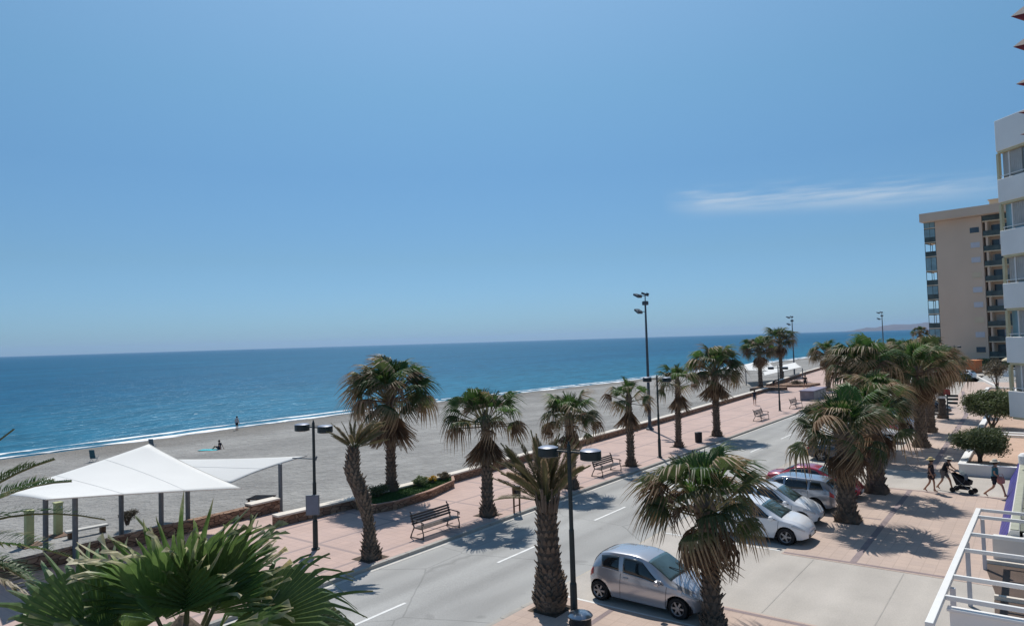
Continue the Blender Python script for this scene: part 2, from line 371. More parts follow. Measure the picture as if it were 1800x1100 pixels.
def stone_wall_mat(name, c1, c2):
    m_ = mat(name, c1, .95); t = T(m_); tcn = t.new('ShaderNodeTexCoord'); v = tcn.outputs['Object']
    mpn = t.new('ShaderNodeMapping'); mpn.inputs['Scale'].default_value = (1, .62, 1.5); t.L(v, mpn.inputs[0])
    vo = t.new('ShaderNodeTexVoronoi'); vo.inputs['Scale'].default_value = 4.2; t.L(mpn.outputs[0], vo.inputs[0])
    ve = t.new('ShaderNodeTexVoronoi'); ve.feature = 'DISTANCE_TO_EDGE'; ve.inputs['Scale'].default_value = 4.2; t.L(mpn.outputs[0], ve.inputs[0])
    s_ = t.new('ShaderNodeSeparateXYZ'); t.L(vo.outputs['Color'], s_.inputs[0])
    c = t.mix(s_.outputs[0], c1, c2); e = t.rng(ve.outputs[0], 0, .06)
    c = t.mix(e, [x * .45 for x in c1], c); t.L(c, t.p.inputs['Base Color'])
    b = t.new('ShaderNodeBump'); b.inputs['Distance'].default_value = .04; t.L(e, b.inputs['Height']); t.L(b.outputs[0], t.p.inputs['Normal']); return m_
M['stone'] = stone_wall_mat('brown_field_stone', (.20, .115, .075), (.36, .235, .16))
M['coping'] = mat('pale_coping_stone', (.66, .60, .52), .85, var=.07, scale=1.2, bump=.2)

def paint_mat(name, col, rough=.22, metal=.5, coat=.8):
    return mat(name, col, rough, metal=metal, var=.03, scale=1, coat=coat, spec=.5)

# ------------------------------------------------------------------ the setting
def interp(tab, y):
    if y <= tab[0][0]: return tab[0][1]
    for (a, b), (c, d) in zip(tab, tab[1:]):
        if y <= c:
            k = (y - a) / (c - a); k = k * k * (3 - 2 * k) * .3 + k * .7
            return b + (d - b) * k
    return tab[-1][1]
WALL = [(-60, -30.4), (20.3, -30.5), (20.31, -27.8), (30, -27.45), (48, -28.1), (63, -28.7), (80, -29.7), (98, -30.7), (141, -36.5), (200, -41), (400, -44), (900, -60)]
SHORE = [(-200, -80), (0, -83.5), (25, -84.8), (52, -85.7), (90, -86.2), (120, -83), (150, -80.2), (213, -78.4), (362, -74.5), (600, -84), (1000, -100), (2000, -140)]
ZS = -.8      # sand level at the foot of the promenade wall
# sea
mb = MB(); mb.add([(-16000, -9000, -2.5), (9000, -9000, -2.5), (9000, 15000, -2.5), (-16000, 15000, -2.5)], [(0, 1, 2, 3)])
tag(mb.build('sea', M['sea']), kind='structure')
# beach
mb = MB(); ys = [-120 + i * 2.0 for i in range(90)] + [60 + i * 4 for i in range(90)] + [420 + i * 20 for i in range(80)]
NX = 46; vs = []; fs = []
for j, y in enumerate(ys):
    xw = -26.5 if y < 62 else interp(WALL, y) + 1.4
    if y > 900: xw = -20
    xs = interp(SHORE, y) + .5 * noise.noise(Vector((0, y * .06, 3))) + .35 * noise.noise(Vector((0, y * .25, 9)))
    for i in range(NX):
        k = i / (NX - 7); x = xw + (xs - xw) * k
        z = ZS + (-2.5 - ZS) * (k ** .9 if k <= 1 else 1 + (k - 1) * 1.6)
        z += .05 * noise.noise(Vector((x * .35, y * .35, 0))) * min(1, max(0, (1 - k) * 8)) if k <= 1 else 0
        if k > 1.02: z = min(z, -2.55)
        vs.append((x, y, z))
for j in range(len(ys) - 1):
    for i in range(NX - 1): a = j * NX + i; fs.append((a, a + NX, a + NX + 1, a + 1))
mb.add(vs, [f[::-1] for f in fs]); tag(mb.build('beach', M['sand'], smooth=True), kind='structure')
# foam where the small waves break
def foam(off, wid, z, sd, y0, y1):
    vs = []; fs = []; uvs = []; n = int((y1 - y0) / 1.5)
    for j in range(n + 1):
        y = y0 + (y1 - y0) * j / n
        xs = interp(SHORE, y) + .5 * noise.noise(Vector((0, y * .06, 3))) + .35 * noise.noise(Vector((0, y * .25, 9))) + off + .3 * noise.noise(Vector((sd, y * .2, 0)))
        ww = wid * (.75 + .7 * noise.noise(Vector((sd, y * .05, 5)))); 
        for q, (dx, zz) in enumerate(((ww / 2, z), (0, z + .10), (-ww / 2, z))): vs.append((xs + dx, y, zz)); uvs.append((q / 2, 0))
    for j in range(n):
        for q in range(2): a = j * 3 + q; fs.append((a, a + 1, a + 4, a + 3))
    b = MB(); b.add(vs, fs); o = b.build('surf_foam', M['foam'], smooth=True)
    ul = o.data.uv_layers.new(name='UVMap')
    for li, lp in enumerate(o.data.loops): ul.data[li].uv = uvs[lp.vertex_index]
    return tag(o, kind='stuff')
foam(-.7, 3.3, -2.485, 1, -60, 900)
foam(-4.5, 1.6, -2.48, 4, -20, 95)
foam(-3.6, 1.3, -2.48, 7, 95, 600)
# ground sheet and the strips laid on it
mb = MB(); mb.prism([(-26.6, -150), (400, -150), (400, 900), (-26.6, 900)], -3, -.16); tag(mb.build('ground', M['land']), kind='structure')
mb = MB(); mb.add([(x, y, -.10 - .03 * abs((x + 16.3) / 3.5)) for y in (-120, 900) for x in (-19.78, -16.3, -12.9)], [(0, 1, 4, 3), (1, 2, 5, 4)])
tag(mb.build('road', M['asphalt']), kind='structure')
# promenade slab: its seaward edge follows the wall
left = []
for y in (-120, 0, 20.2): left.append((-30.2, y))
left.append((-30.2, 20.35)); left.append((-27.5, 20.4))
for y in (30, 48, 63, 80, 98, 141, 200, 400, 900): left.append((interp(WALL, y) + .12, y))
mb = MB(); mb.prism([(-19.95, -120), (-19.95, 900)] + left[::-1], -2.2, 0)
tag(mb.build('promenade', M['pave']), kind='structure')
def kerb(name, x0, x1, y0, y1, top=.0):
    # kerb stones about one metre long with open joints
    b = MB(); y = y0
    while y < y1:
        l = 1.0 if y < 90 else 6.0
        b.box(((x0 + x1) / 2, y + l / 2, (top - .2) / 2), (abs(x1 - x0), l - .012, top + .2)); y += l
    return tag(b.build(name, M['kerb'], bevel=.012), kind='structure')
kerb('kerb_promenade', -19.95, -19.76, -40, 300, .004)
kerb('kerb_island', -12.92, -12.76, -40, 18.4, .004)
# right-hand pavement, parking bays, driveways
def slab(name, m_, poly, z0, z1): b = MB(); b.prism(poly, z0, z1); return tag(b.build(name, m_), kind='structure')
slab('pavement_near', M['pave2'], [(-12.77, -120), (3, -120), (3, 20.3), (-7.95, 20.3), (-7.95, 18.42), (-12.77, 18.42)], -.3, 0)
slab('driveway_near', M['conc'], [(-7.94, 20.3), (30, 20.3), (30, 26.2), (-7.94, 26.2)], -.3, -.006)
slab('parking_bays', M['conc'], [(-12.89, 18.43), (-7.95, 18.43), (-7.95, 200), (-12.89, 200)], -.3, -.03)
slab('pavement_middle', M['pave2'], [(-7.94, 26.21), (30, 26.21), (30, 39.9), (-7.94, 39.9)], -.3, 0)
slab('driveway_far', M['conc'], [(-7.94, 39.91), (30, 39.91), (30, 45.2), (-7.94, 45.2)], -.3, -.012)
slab('pavement_far', M['pave2'], [(-7.94, 45.21), (40, 45.21), (40, 122), (-9.2, 122), (-8.4, 100), (-7.94, 80)], -.3, 0)
slab('side_road', M['asphalt'], [(-12.8, 122.1), (60, 122.1), (60, 138), (-12.8, 138)], -.3, -.03)
for (x0, y0, x1, y1, wd) in ((-7.9, 20.12, 0, 20.12, .16), (-7.9, 26.4, -1.9, 26.4, .16), (-7.9, 39.7, -1, 39.7, .16), (-5.6, 26.5, -5.6, 39.6, .22), (-5.4, 45.3, -5.9, 76, .34), (-5.9, 76, -8.3, 104, .34),
                             (-7.9, 52.5, -4.3, 52.5, .16), (-7.9, 33, -5.8, 33, .14), (-10.5, 15, -3, 15, .16), (-10.5, 4, -10.5, 18.3, .16)):
    v = Vector((x1 - x0, y1 - y0, 0)); a = math.atan2(v.y, v.x); b = MB()
    b.box(((x0 + x1) / 2, (y0 + y1) / 2, .001), (v.length, wd, .006), rz=a); tag(b.build('paving_band', M['band']), kind='structure')
# painted markings
y = 9.9 - 11.2 * 3; k = 0
def marking(name, m_, c, d, rz=0): b = MB(); b.box(c, d, rz=rz); return tag(b.build(name, m_), kind='structure')
for y0 in (-1.2, 5.8, 12.6, 20.15, 27.1, 34, 41, 48, 55, 62, 69, 76, 83, 90, 97): marking('centre_dash', M['paint'], (-16.3, y0 + 1.45, -.097), (.11, 2.9, .006))
marking('edge_line', M['yellow'], (-12.98, 50, -.122), (.14, 63, .006))
marking('bay_line', M['paint'], (-10.4, 18.52, -.026), (4.9, .10, .008))
for y0 in (26.6, 29.6, 32.3, 35.4, 38.6, 45.4, 48.2, 51.0, 53.8, 56.6): marking('bay_line', M['paint'], (-10.4, y0, -.026), (4.6, .09, .008))
marking('gutter', M['concrete'], (-19.66, 90, -.125), (.2, 260, .012))
# expansion joints in the driveways
for x_ in (-8.0, -5.2, -2.4): marking('concrete_joint', M['kerb'], (x_ + 1.2, 23.25, -.003), (.03, 5.7, .004))

# far headland
mb = MB(); vs = []; fs = []; n = 70
for i in range(n + 1):
    k = i / n; az = math.radians(-11.9 + 14 * k); r = 9000
    h = (62 * min(1, k * 5) + 22 * noise.noise(Vector((k * 9, 0, 0))) + 10 * noise.noise(Vector((k * 30, 0, 0))) + 40 * max(0, k - .45)) * min(1, k * 9)
    for rr, hh in ((r - 500, -4), (r - 250, h * .45), (r, h), (r + 700, -4)): vs.append((math.sin(az) * rr, math.cos(az) * rr, hh))
for i in range(n):
    for q in range(3): a = i * 4 + q; fs.append((a, a + 4, a + 5, a + 1))
mb.add(vs, fs); tag(mb.build('headland', M['hill'], smooth=True), kind='structure')

hz = bpy.data.materials.new('sea_haze'); hz.use_nodes = True; hz.node_tree.nodes.clear(); pv = hz.node_tree.nodes.new('ShaderNodeVolumePrincipled'); pv.inputs['Color'].default_value = (.50, .70, 1, 1); pv.inputs['Density'].default_value = 5.5e-5; pv.inputs['Anisotropy'].default_value = .2
ho = hz.node_tree.nodes.new('ShaderNodeOutputMaterial'); hz.node_tree.links.new(pv.outputs[0], ho.inputs['Volume'])
mb = MB(); mb.box((-3500, 3000, 73), (26000, 25000, 155)); tag(mb.build('haze', hz), kind='stuff')

# ------------------------------------------------------------------ beach wall in three runs
def wall_run(pts, z0, z1, th, label, coping=True, name='stone_wall'):
    root = empty(name, (pts[0][0], pts[0][1], 0), label=label, cat='wall')
    b = MB(); c = MB(); ox, oy = pts[0]
    def side(i, s, t):
        d = Vector((pts[min(i + 1, len(pts) - 1)][0] - pts[max(i - 1, 0)][0], pts[min(i + 1, len(pts) - 1)][1] - pts[max(i - 1, 0)][1], 0)).normalized()
        nn = Vector((d.y, -d.x, 0)); return (pts[i][0] - ox + nn.x * s * t / 2, pts[i][1] - oy + nn.y * s * t / 2)
    for i in range(len(pts) - 1):
        q = [side(i, -1, th), side(i + 1, -1, th), side(i + 1, 1, th), side(i, 1, th)]
        b.prism(q, z0, z1)
    b.build('wall_body', M['stone'], root)
    if coping:
        for i in range(len(pts) - 1):
            seg = Vector((pts[i + 1][0] - pts[i][0], pts[i + 1][1] - pts[i][1], 0)); n_ = max(1, int(seg.length / (1.5 if seg.length < 25 else 6)))
            for k in range(n_):
                q = []
                for kk, s_ in ((k / n_ + .0008, -1), ((k + 1) / n_ - .0008, -1), ((k + 1) / n_ - .0008, 1), (k / n_ + .0008, 1)):
                    a, e = side(i, s_, th + .12), side(i + 1, s_, th + .12); q.append((a[0] + (e[0] - a[0]) * kk, a[1] + (e[1] - a[1]) * kk))
                c.prism(q, z1 + .002, z1 + .085)
        c.build('coping', M['coping'], root, bevel=.01)
    return root
wall_run([(-30.45, -60), (-30.45, 0), (-30.45, 18.9)], -1.6, .50, .42, 'low brown stone wall beside the shade sails, left of the beach gap', coping=False)
wall_run([(-30.48, 18.92), (-30.5, 20.5)], -1.6, .55, .5, 'short raised stone wall end with a white top at the beach gap')
wall_run([(-27.85, 18.6), (-27.55, 23), (-27.45, 30), (-27.75, 37), (-28.1, 48), (-28.7, 63), (-29.7, 80), (-30.7, 98)], -1.6, .42, .42, 'long low stone wall with pale coping between promenade and open beach')
wall_run([(-33.0, 106), (-36.5, 141), (-41, 200), (-44, 400)], -1.6, .42, .42, 'most distant stone wall, curving along the beach past the far sails')
# ramp down to the sand through the gap
b = MB(); b.add([(-30.2, 20.42, -.02), (-27.9, 20.42, -.02), (-28.0, 24.5, -.85), (-30.3, 24.5, -.85), (-30.2, 20.42, -2), (-27.9, 20.42, -2), (-28, 24.5, -2), (-30.3, 24.5, -2)],
                [(0, 1, 2, 3), (0, 4, 5, 1), (1, 5, 6, 2), (2, 6, 7, 3), (3, 7, 4, 0)]); tag(b.build('beach_ramp', M['pave']), kind='structure')

# ------------------------------------------------------------------ far tall building
def far_building():
    rz = math.atan2(-.19, .98)
    root = empty('apartment_building', (-16.4, 165.1, 0), rz, label='distant tall beige apartment tower with a plain end wall and stacked balconies', cat='building')
    fh = 2.93; z0 = 2.2
    b = MB(); b.box((4.05, 11, 14.8), (8.1, 22, 29.6)); b.box((16.05, 12.2, 14.8), (15.85, 19.6, 29.6)); b.build('wall', M['beige'], root)
    b = MB(); b.box((11, 10.2, 30.5), (26.4, 24.4, 1.7)); rf = b.build('roof', M['beige'], root)
    b = MB(); b.box((9.5, 6, 32.2), (2.2, 2.2, 1.7)); b.box((9.5, 6, 33.2), (2.6, 2.6, .25)); b.build('chimney', M['beige_trim'], rf); 
    hu = MB(); hu.box((14, 12, 32.4), (5, 5, 2.1)); hu.build('lift_house', M['beige'], rf)
    for k in range(10):
        z = z0 + k * fh
        # sea-side glazed balcony stack
        b = MB(); b.box((-1.05, 2.4, z - .1), (2.1, 4.6, .16))
        bal = b.build('sea_balcony', M['beige_trim'], root)
        g_ = MB(); g_.box((-1.03, .14, z + .50), (2.0, .05, 1.0)); g_.box((-2.06, 2.4, z + .50), (.05, 4.5, 1.0)); g_.build('balustrade', M['rail_green'] if k % 3 else M['glass_green'], bal)
        f = MB()
        for x_ in (-2.05, -1.05, -.1): f.box((x_, .14, z + 1.4), (.09, .09, 2.75))
        f.box((-2.05, 4.6, z + 1.4), (.09, .09, 2.75)); f.box((-1.05, .14, z + 2.68), (2.1, .09, .12)); f.box((-2.05, 2.4, z + 2.68), (.09, 4.5, .12)); f.build('frame', M['rail_green'], bal)
        if k in (1, 4, 6, 9, 8):
            g_ = MB(); g_.box((-1.03, .13, z + 1.8), (1.95, .03, 1.6)); g_.build('pane', M['glass_green'], bal)
        # street-side balconies
        b = MB(); b.box((11.6, 1.55, z - .1), (6.9, 2.9, .2)); bb = b.build('balcony', M['beige_trim'], root)
        g_ = MB(); g_.box((11.6, .18, z + .52), (6.8, .06, .9)); g_.build('balustrade', M['rail_green'], bb)
        g_ = MB(); g_.box((10.9, 2.36, z + 1.2), (3.6, .06, 2.1)); g_.build('glass_door', M['glass_dark'] if k % 4 != 2 else M['curtain'], bb)
        g_ = MB(); g_.box((10.2 + .9 * (k % 3), 2.30, z + 1.55), (1.5, .05, 1.5)); g_.build('awning_blind', M['shutter'] if k % 2 else M['glass_dark'], bb)
        g_ = MB(); g_.box((8.75, 1.5, z + 1.38), (.35, 2.4, 2.75)); g_.build('pier', M['beige'], bb)
        # small window column
        if k < 9:
            g_ = MB(); g_.box((6.85, -.015, z + 1.35), (1.55, .06, 1.05)); wd = g_.build('window', M['shutter'] if k in (1, 3, 4, 6, 7) else (M['glass_dark'] if k in (0, 8) else M['beige_trim']), root)
            g_ = MB(); g_.box((6.85, -.06, z + .78), (1.75, .12, .08)); g_.build('sill', M['beige_trim'], wd)
    b = MB(); b.box((-1.0, 1.5, 1.15), (3.2, 4.2, .12)); 
    for i in range(9): b.box((-2.5 + i * .38, -.62, .98), (.2, .04, .26))
    b.build('porch_awning', M['canvas'], root)
    b = MB(); b.box((6.9, -.03, 1.25), (1.7, .06, 1.1)); b.build('ground_window', M['glass_dark'], root)
    b = MB(); b.box((11.3, 2.3, 1.1), (4.2, .1, 2.2)); b.build('shopfront', M['glass_dark'], root)
    return root
far_building()

# ------------------------------------------------------------------ near building, angled to the street
def near_building():
    ang = math.atan2(-.74, .673)              # local +x runs along the facade towards the viewer
    root = empty('apartment_building', (-1.68, 47.94, 0), ang, label='white apartment block at the right edge with broad stacked balconies', cat='building')
    # local y: +y is into the building
    L_ = 24
    b = MB(); b.box((L_ / 2 + .35, 6.6, 9.7), (L_ - .7, 10, 19.0)); b.box((L_ / 2 + .35, 1.9, 1.3), (L_ - 1.5, .8, 2.6)); b.build('wall', M['render'], root)
    bands = [(2.95, 4.38), (5.95, 7.38), (8.98, 10.38), (11.95, 13.35), (14.95, 16.25), (17.85, 19.6)]
    for k, (a, c) in enumerate(bands):
        p = MB(); p.box((L_ / 2 + .02 * k, .09, (a + c) / 2), (L_, .18, c - a)); p.box((.09 + .02 * k, 1.6, (a + c) / 2), (.18, 2.83, c - a))
        par = p.build('balcony_parapet' if k < 5 else 'roof_parapet', M['render'], root, bevel=.02)
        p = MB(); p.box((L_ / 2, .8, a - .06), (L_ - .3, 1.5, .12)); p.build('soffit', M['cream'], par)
        if k < 5:
            z0, z1 = c, bands[k + 1][0] - .12
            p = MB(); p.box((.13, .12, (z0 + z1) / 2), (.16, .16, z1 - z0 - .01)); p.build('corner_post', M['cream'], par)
            p = MB(); p.box((L_ / 2 + .1, .30, (z0 + z1) / 2), (L_ - .3, .05, z1 - z0 - .04)); gl = p.build('glazing', M['glass_green'] if k % 2 else M['glass_mid'], par)
            for i in range(10):
                q = MB(); q.box((.75 + i * 2.35, .25, (z0 + z1) / 2), (.07, .09, z1 - z0 - .03)); q.build('mullion', M['white'], gl)
            q = MB()
            for i in range(20): q.box((.32 + .5 * (k % 2) + i * .065, .262 - .012 * (i % 2), (z0 + z1) / 2 + .05), (.06, .02, z1 - z0 - .15))
            q.build('curtain', M['curtain'], gl)
            q = MB(); q.tube([(.2, .09, c + .18), (L_, .09, c + .18)], .022, 6)
            for i in range(12): q.tube([(.3 + i * 2, .09, c - .02), (.3 + i * 2, .09, c + .18)], .018, 6)
            q.build('handrail', M['white'], par)
    for i in range(4):
        p = MB(); p.box((1.6 + i * 5, 1.2, 1.42), (.4, .4, 2.83)); p.build('column', M['render'], root)
    p = MB(); p.box((L_ - 1, 4, 10), (2, 7, 19.9)); p.build('end_wall', M['render'], root)
    return root
near_building()

# ------------------------------------------------------------------ white-edged planters and terraces on the right
def planter_box(x0, y0, x1, y1, h, label, name='planter'):
    root = empty(name, (x0, y0, 0), label=label, cat='planter'); W, D = x1 - x0, y1 - y0; t = .3
    b = MB(); b.box((W / 2, t / 2, h / 2), (W, t, h)); b.box((W / 2, D - t / 2, h / 2), (W, t, h)); b.box((t / 2, D / 2, h / 2), (t, D - 2 * t, h)); b.box((W - t / 2, D / 2, h / 2), (t, D - 2 * t, h)); b.build('wall', M['planter_white'], root)
    b = MB(); b.box((W / 2, t / 2, h + .03), (W + .06, t + .06, .055)); b.box((W / 2, D - t / 2, h + .03), (W + .06, t + .06, .055)); b.box((t / 2, D / 2, h + .03), (t + .06, D - 2 * t - .07, .055)); b.box((W - t / 2, D / 2, h + .03), (t + .06, D - 2 * t - .07, .055)); b.build('coping', M['white'], root, bevel=.01)
    b = MB(); b.box((W / 2, D / 2, h / 2 - .06), (W - 2 * t, D - 2 * t, h - .12)); b.build('gravel_bed', M['salmon'], root)
    return root
planter_box(-3.98, 45.0, 2.2, 58.6, .56, 'long white-walled bed of salmon gravel holding the nearer clipped shrub')
planter_box(-4.2, 60.5, 3.2, 75, .45, 'white-edged gravel bed holding the taller clipped shrub behind')
planter_box(-5.9, 96, -2.6, 106, .35, 'low grey-edged bed under the small spreading tree')
b = MB(); b.box((0, 0, .25), (6.4, .25, .5)); b.box((0, 0, .53), (6.5, .31, .06)); o = b.build('garden_wall', M['planter_white'], loc=(.6, 78.5, 0)); tag(o, 'low pale terrace wall behind the taller clipped shrub', 'wall')
b = MB(); b.box((0, 0, .15), (.30, 26, .3)); o = b.build('kerb_wall', M['planter_white'], loc=(-6.5, 119, 0)); o.rotation_euler.z = math.atan2(3.7, 23) ; tag(o, 'long white kerb running beside the pavement towards the orange hoarding', 'kerb')

# ------------------------------------------------------------------ palms
def fan_leaf(nseg, spread, R, pet, cup, droop, tipdroop, mats, seed, curl=0, join=.52, sag=0):
    """a fan leaf: base of the stalk at the origin, blade along +x, upper side +z"""
    r = random.Random(seed); vs = []; fs = []; mi = []; uv = []
    A = math.radians(spread) / 2; da = 2 * A / nseg
    ring = [.06, .30, join, .70, .86, 1.0]
    wf = [1, 1, 1, .55, .32, .05]
    def zz(a, rr, k=0): return cup * abs(math.sin(a)) * rr - droop * rr * rr - sag * (1 - math.cos(a)) * rr
    for i in range(nseg):
        a = -A + da * (i + .5); Ls = R * (.72 + .28 * math.cos(a * .75)) * r.uniform(.9, 1.06); td = tipdroop * r.uniform(.35, 1.6); tw = r.uniform(-.09, .09)
        b0 = len(vs)
        for j, rr in enumerate(ring):
            x = Ls * rr; e = max(0, (rr - join) / (1 - join)); shrink = 1 - .28 * e * min(1, td)
            for s_ in (-1, 0, 1):
                aa = a + s_ * da / 2 * wf[j] + tw * e
                px = x * math.cos(aa) * shrink; py = x * math.sin(aa) * shrink
                pz = R * zz(aa, rr) + (.022 if s_ == 0 else 0) * R * (1 if rr > .1 else 0) - td * R * e ** 1.6 * .55 + curl * R * e * e * r.uniform(.4, 1)
                vs.append((pet + px, py, pz)); uv.append(rr)
        for j in range(len(ring) - 1):
            for s_ in (0, 1): q = b0 + j * 3 + s_; fs.append((q, q + 3, q + 4, q + 1)); mi.append(0)
    # stalk
    b0 = len(vs); n = 5
    for k in range(n + 1):
        x = pet * k / n + .05 * R * (k == n); wdt = .035 * (1 - .45 * k / n); z = -.02 * math.sin(k / n * PI)
        for (dy, dz_) in ((-wdt, .0), (0, .02), (wdt, .0), (0, -.025)): vs.append((x, dy, z + dz_)); uv.append(0)
    for k in range(n):
        for q in range(4): a = b0 + k * 4 + q; a2 = b0 + k * 4 + (q + 1) % 4; fs.append((a, a2, a2 + 4, a + 4)); mi.append(1)
    me = bpy.data.meshes.new('fan_leaf'); me.from_pydata(vs, [], fs)
    for mm in mats: me.materials.append(mm)
    me.polygons.foreach_set('material_index', mi); me.polygons.foreach_set('use_smooth', [False] * len(fs))
    ul = me.uv_layers.new(name='UVMap'); ul.data.foreach_set('uv', [c for lp in me.loops for c in (uv[lp.vertex_index], 0)])
    me.update(); return me
def pinnate_leaf(L_, n, wid, arch, mats, seed, ang=.9, twist=.5):
    r = random.Random(seed); vs = []; fs = []; mi = []; uv = []
    def P(k): return Vector((L_ * (k - .12 * arch * k * k), 0, L_ * (-arch * .55 * k ** 2.2)))
    for k in range(9):
        t = k / 8; p = P(t); ww = .03 * (1 - .85 * t)
        for dy, dz_ in ((-ww, 0), (0, .018), (ww, 0), (0, -.018)): vs.append((p.x, p.y + dy, p.z + dz_)); uv.append(.1)
    for k in range(8):
        for q in range(4): a = k * 4 + q; a2 = k * 4 + (q + 1) % 4; fs.append((a, a2, a2 + 4, a + 4)); mi.append(1)
    for i in range(n):
        t = .16 + .84 * i / n
        for s_ in (-1, 1):
            p = P(t); l = wid * (math.sin(min(1, t * 1.15) * PI) ** .5 * .9 + .15) * r.uniform(.8, 1.1); a = ang * (1 - .45 * t) * r.uniform(.85, 1.1)
            d = Vector((math.cos(a), s_ * math.sin(a), twist * r.uniform(.3, 1.0))).normalized(); nn = Vector((-math.sin(a) * .3, 0, 1)).cross(d).normalized() * .016
            tip = p + d * l + Vector((0, 0, -.22 * l * l / max(.2, wid))); mid = p + d * l * .55
            b0 = len(vs); vs += [tuple(p - nn * .5), tuple(p + nn * .5), tuple(mid + nn), tuple(mid - nn), tuple(tip)]; uv += [.2, .2, .55, .55, 1]
            fs += [(b0, b0 + 1, b0 + 2, b0 + 3), (b0 + 3, b0 + 2, b0 + 4)]; mi += [0, 0]
    me = bpy.data.meshes.new('feather_leaf'); me.from_pydata(vs, [], fs)
    for mm in mats: me.materials.append(mm)
    me.polygons.foreach_set('material_index', mi)
    ul = me.uv_layers.new(name='UVMap'); ul.data.foreach_set('uv', [c for lp in me.loops for c in (uv[lp.vertex_index], 0)])
    me.update(); return me
GB = [M['leaf_big'], M['petiole']]; G = [M['leaf_green'], M['petiole']]; W_ = [M['leaf_mid'], M['petiole']]; B_ = [M['leaf_brown'], M['leaf_brown']]
LEAF = {
 'up': [fan_leaf(20, 150, .88, .70, .55, .05, .25, G, s) for s in (1, 2, 3)],
 'mid': [fan_leaf(22, 200, .78, 1.05, .28, .24, .95, G if s in (4, 5) else W_, s) for s in (4, 5, 6, 7)],
 'low': [fan_leaf(20, 200, .80, 1.0, .05, .36, 1.05, W_ if s in (8, 9) else B_, s, sag=.15) for s in (8, 9, 10)],
 'dead': [fan_leaf(16, 120, 1.0, .55, -.35, .30, .8, B_, s, sag=.3) for s in (11, 12, 13)],
 'beard': [fan_leaf(14, 80, 1.0, .35, .10, -.10, -.12, B_, s) for s in (14, 15, 16)],
 'big': [fan_leaf(36, 185, 1.05, .38, .36, .10, .40, GB, s, curl=.15, join=.6) for s in (21, 22, 23)],
 'bigside': [fan_leaf(36, 215, 1.05, .62, .12, .10, .55, GB, s, curl=.0, join=.62) for s in (24, 25)],
}
def trunk_mesh(root, pts, rad, stubs=True, rows=.13, size=1.0, nring=10, flare=True):
    n = 26; path = []; rr = []
    def at(t):
        x = t * (len(pts) - 1); i = min(int(x), len(pts) - 2); k = x - i
        return Vector(pts[i]).lerp(Vector(pts[i + 1]), k), rad[i] + (rad[i + 1] - rad[i]) * k
    for i in range(n + 1):
        p, r = at(i / n); path.append(p); rr.append(r * (1 + .05 * math.sin(i * 2.3)))
    b = MB(); b.tube(path, rr, 14); tr = b.build('trunk', M['trunk'], root, smooth=True)
    if stubs:
        b = MB(); H_ = (Vector(pts[-1]) - Vector(pts[0])).length; nr = int(H_ / rows)
        for j in range(nr):
            t = (j + .5) / nr; p, r = at(t)
            for k in range(nring):
                a = (k + (.5 if j % 2 else 0)) / nring * 2 * PI + rnd.uniform(-.12, .12); l = size * rnd.uniform(.06, .15) * (1.0 if rnd.random() > .15 else 1.7); hh = size * rnd.uniform(.07, .13)
                o_ = Vector((math.cos(a), math.sin(a), 0)); s_ = Vector((-math.sin(a), math.cos(a), 0)); wv = r * PI / nring * rnd.uniform(.75, 1.0)
                c = p + o_ * (r * .93); tip = c + o_ * l * .75 + Vector((0, 0, hh + l * .5))
                b.add([c - s_ * wv - Vector((0, 0, hh * .3)), c + s_ * wv - Vector((0, 0, hh * .3)), c + s_ * wv * .8 + Vector((0, 0, hh * .9)), c - s_ * wv * .8 + Vector((0, 0, hh * .9)), tip - s_ * wv * .45, tip + s_ * wv * .45, tip + Vector((0, 0, hh * .25))],
                      [(0, 1, 5, 4), (1, 2, 5), (3, 0, 4), (4, 5, 6), (2, 3, 4, 6), (2, 6, 5)])
        tag(b.build('leaf_base_stubs', M['stub'], tr), kind='stuff')
    return tr
def add_leaf(root, mesh, top, az, el, sc, rollv=0, name='frond'):
    o = bpy.data.objects.new(name, mesh); COL.objects.link(o); o.parent = root
    o.location = top; o.scale = (sc, sc, sc)
    o.rotation_euler = (Matrix.Rotation(az, 3, 'Z') @ Matrix.Rotation(-el, 3, 'Y') @ Matrix.Rotation(rollv, 3, 'X')).to_euler()
    return o
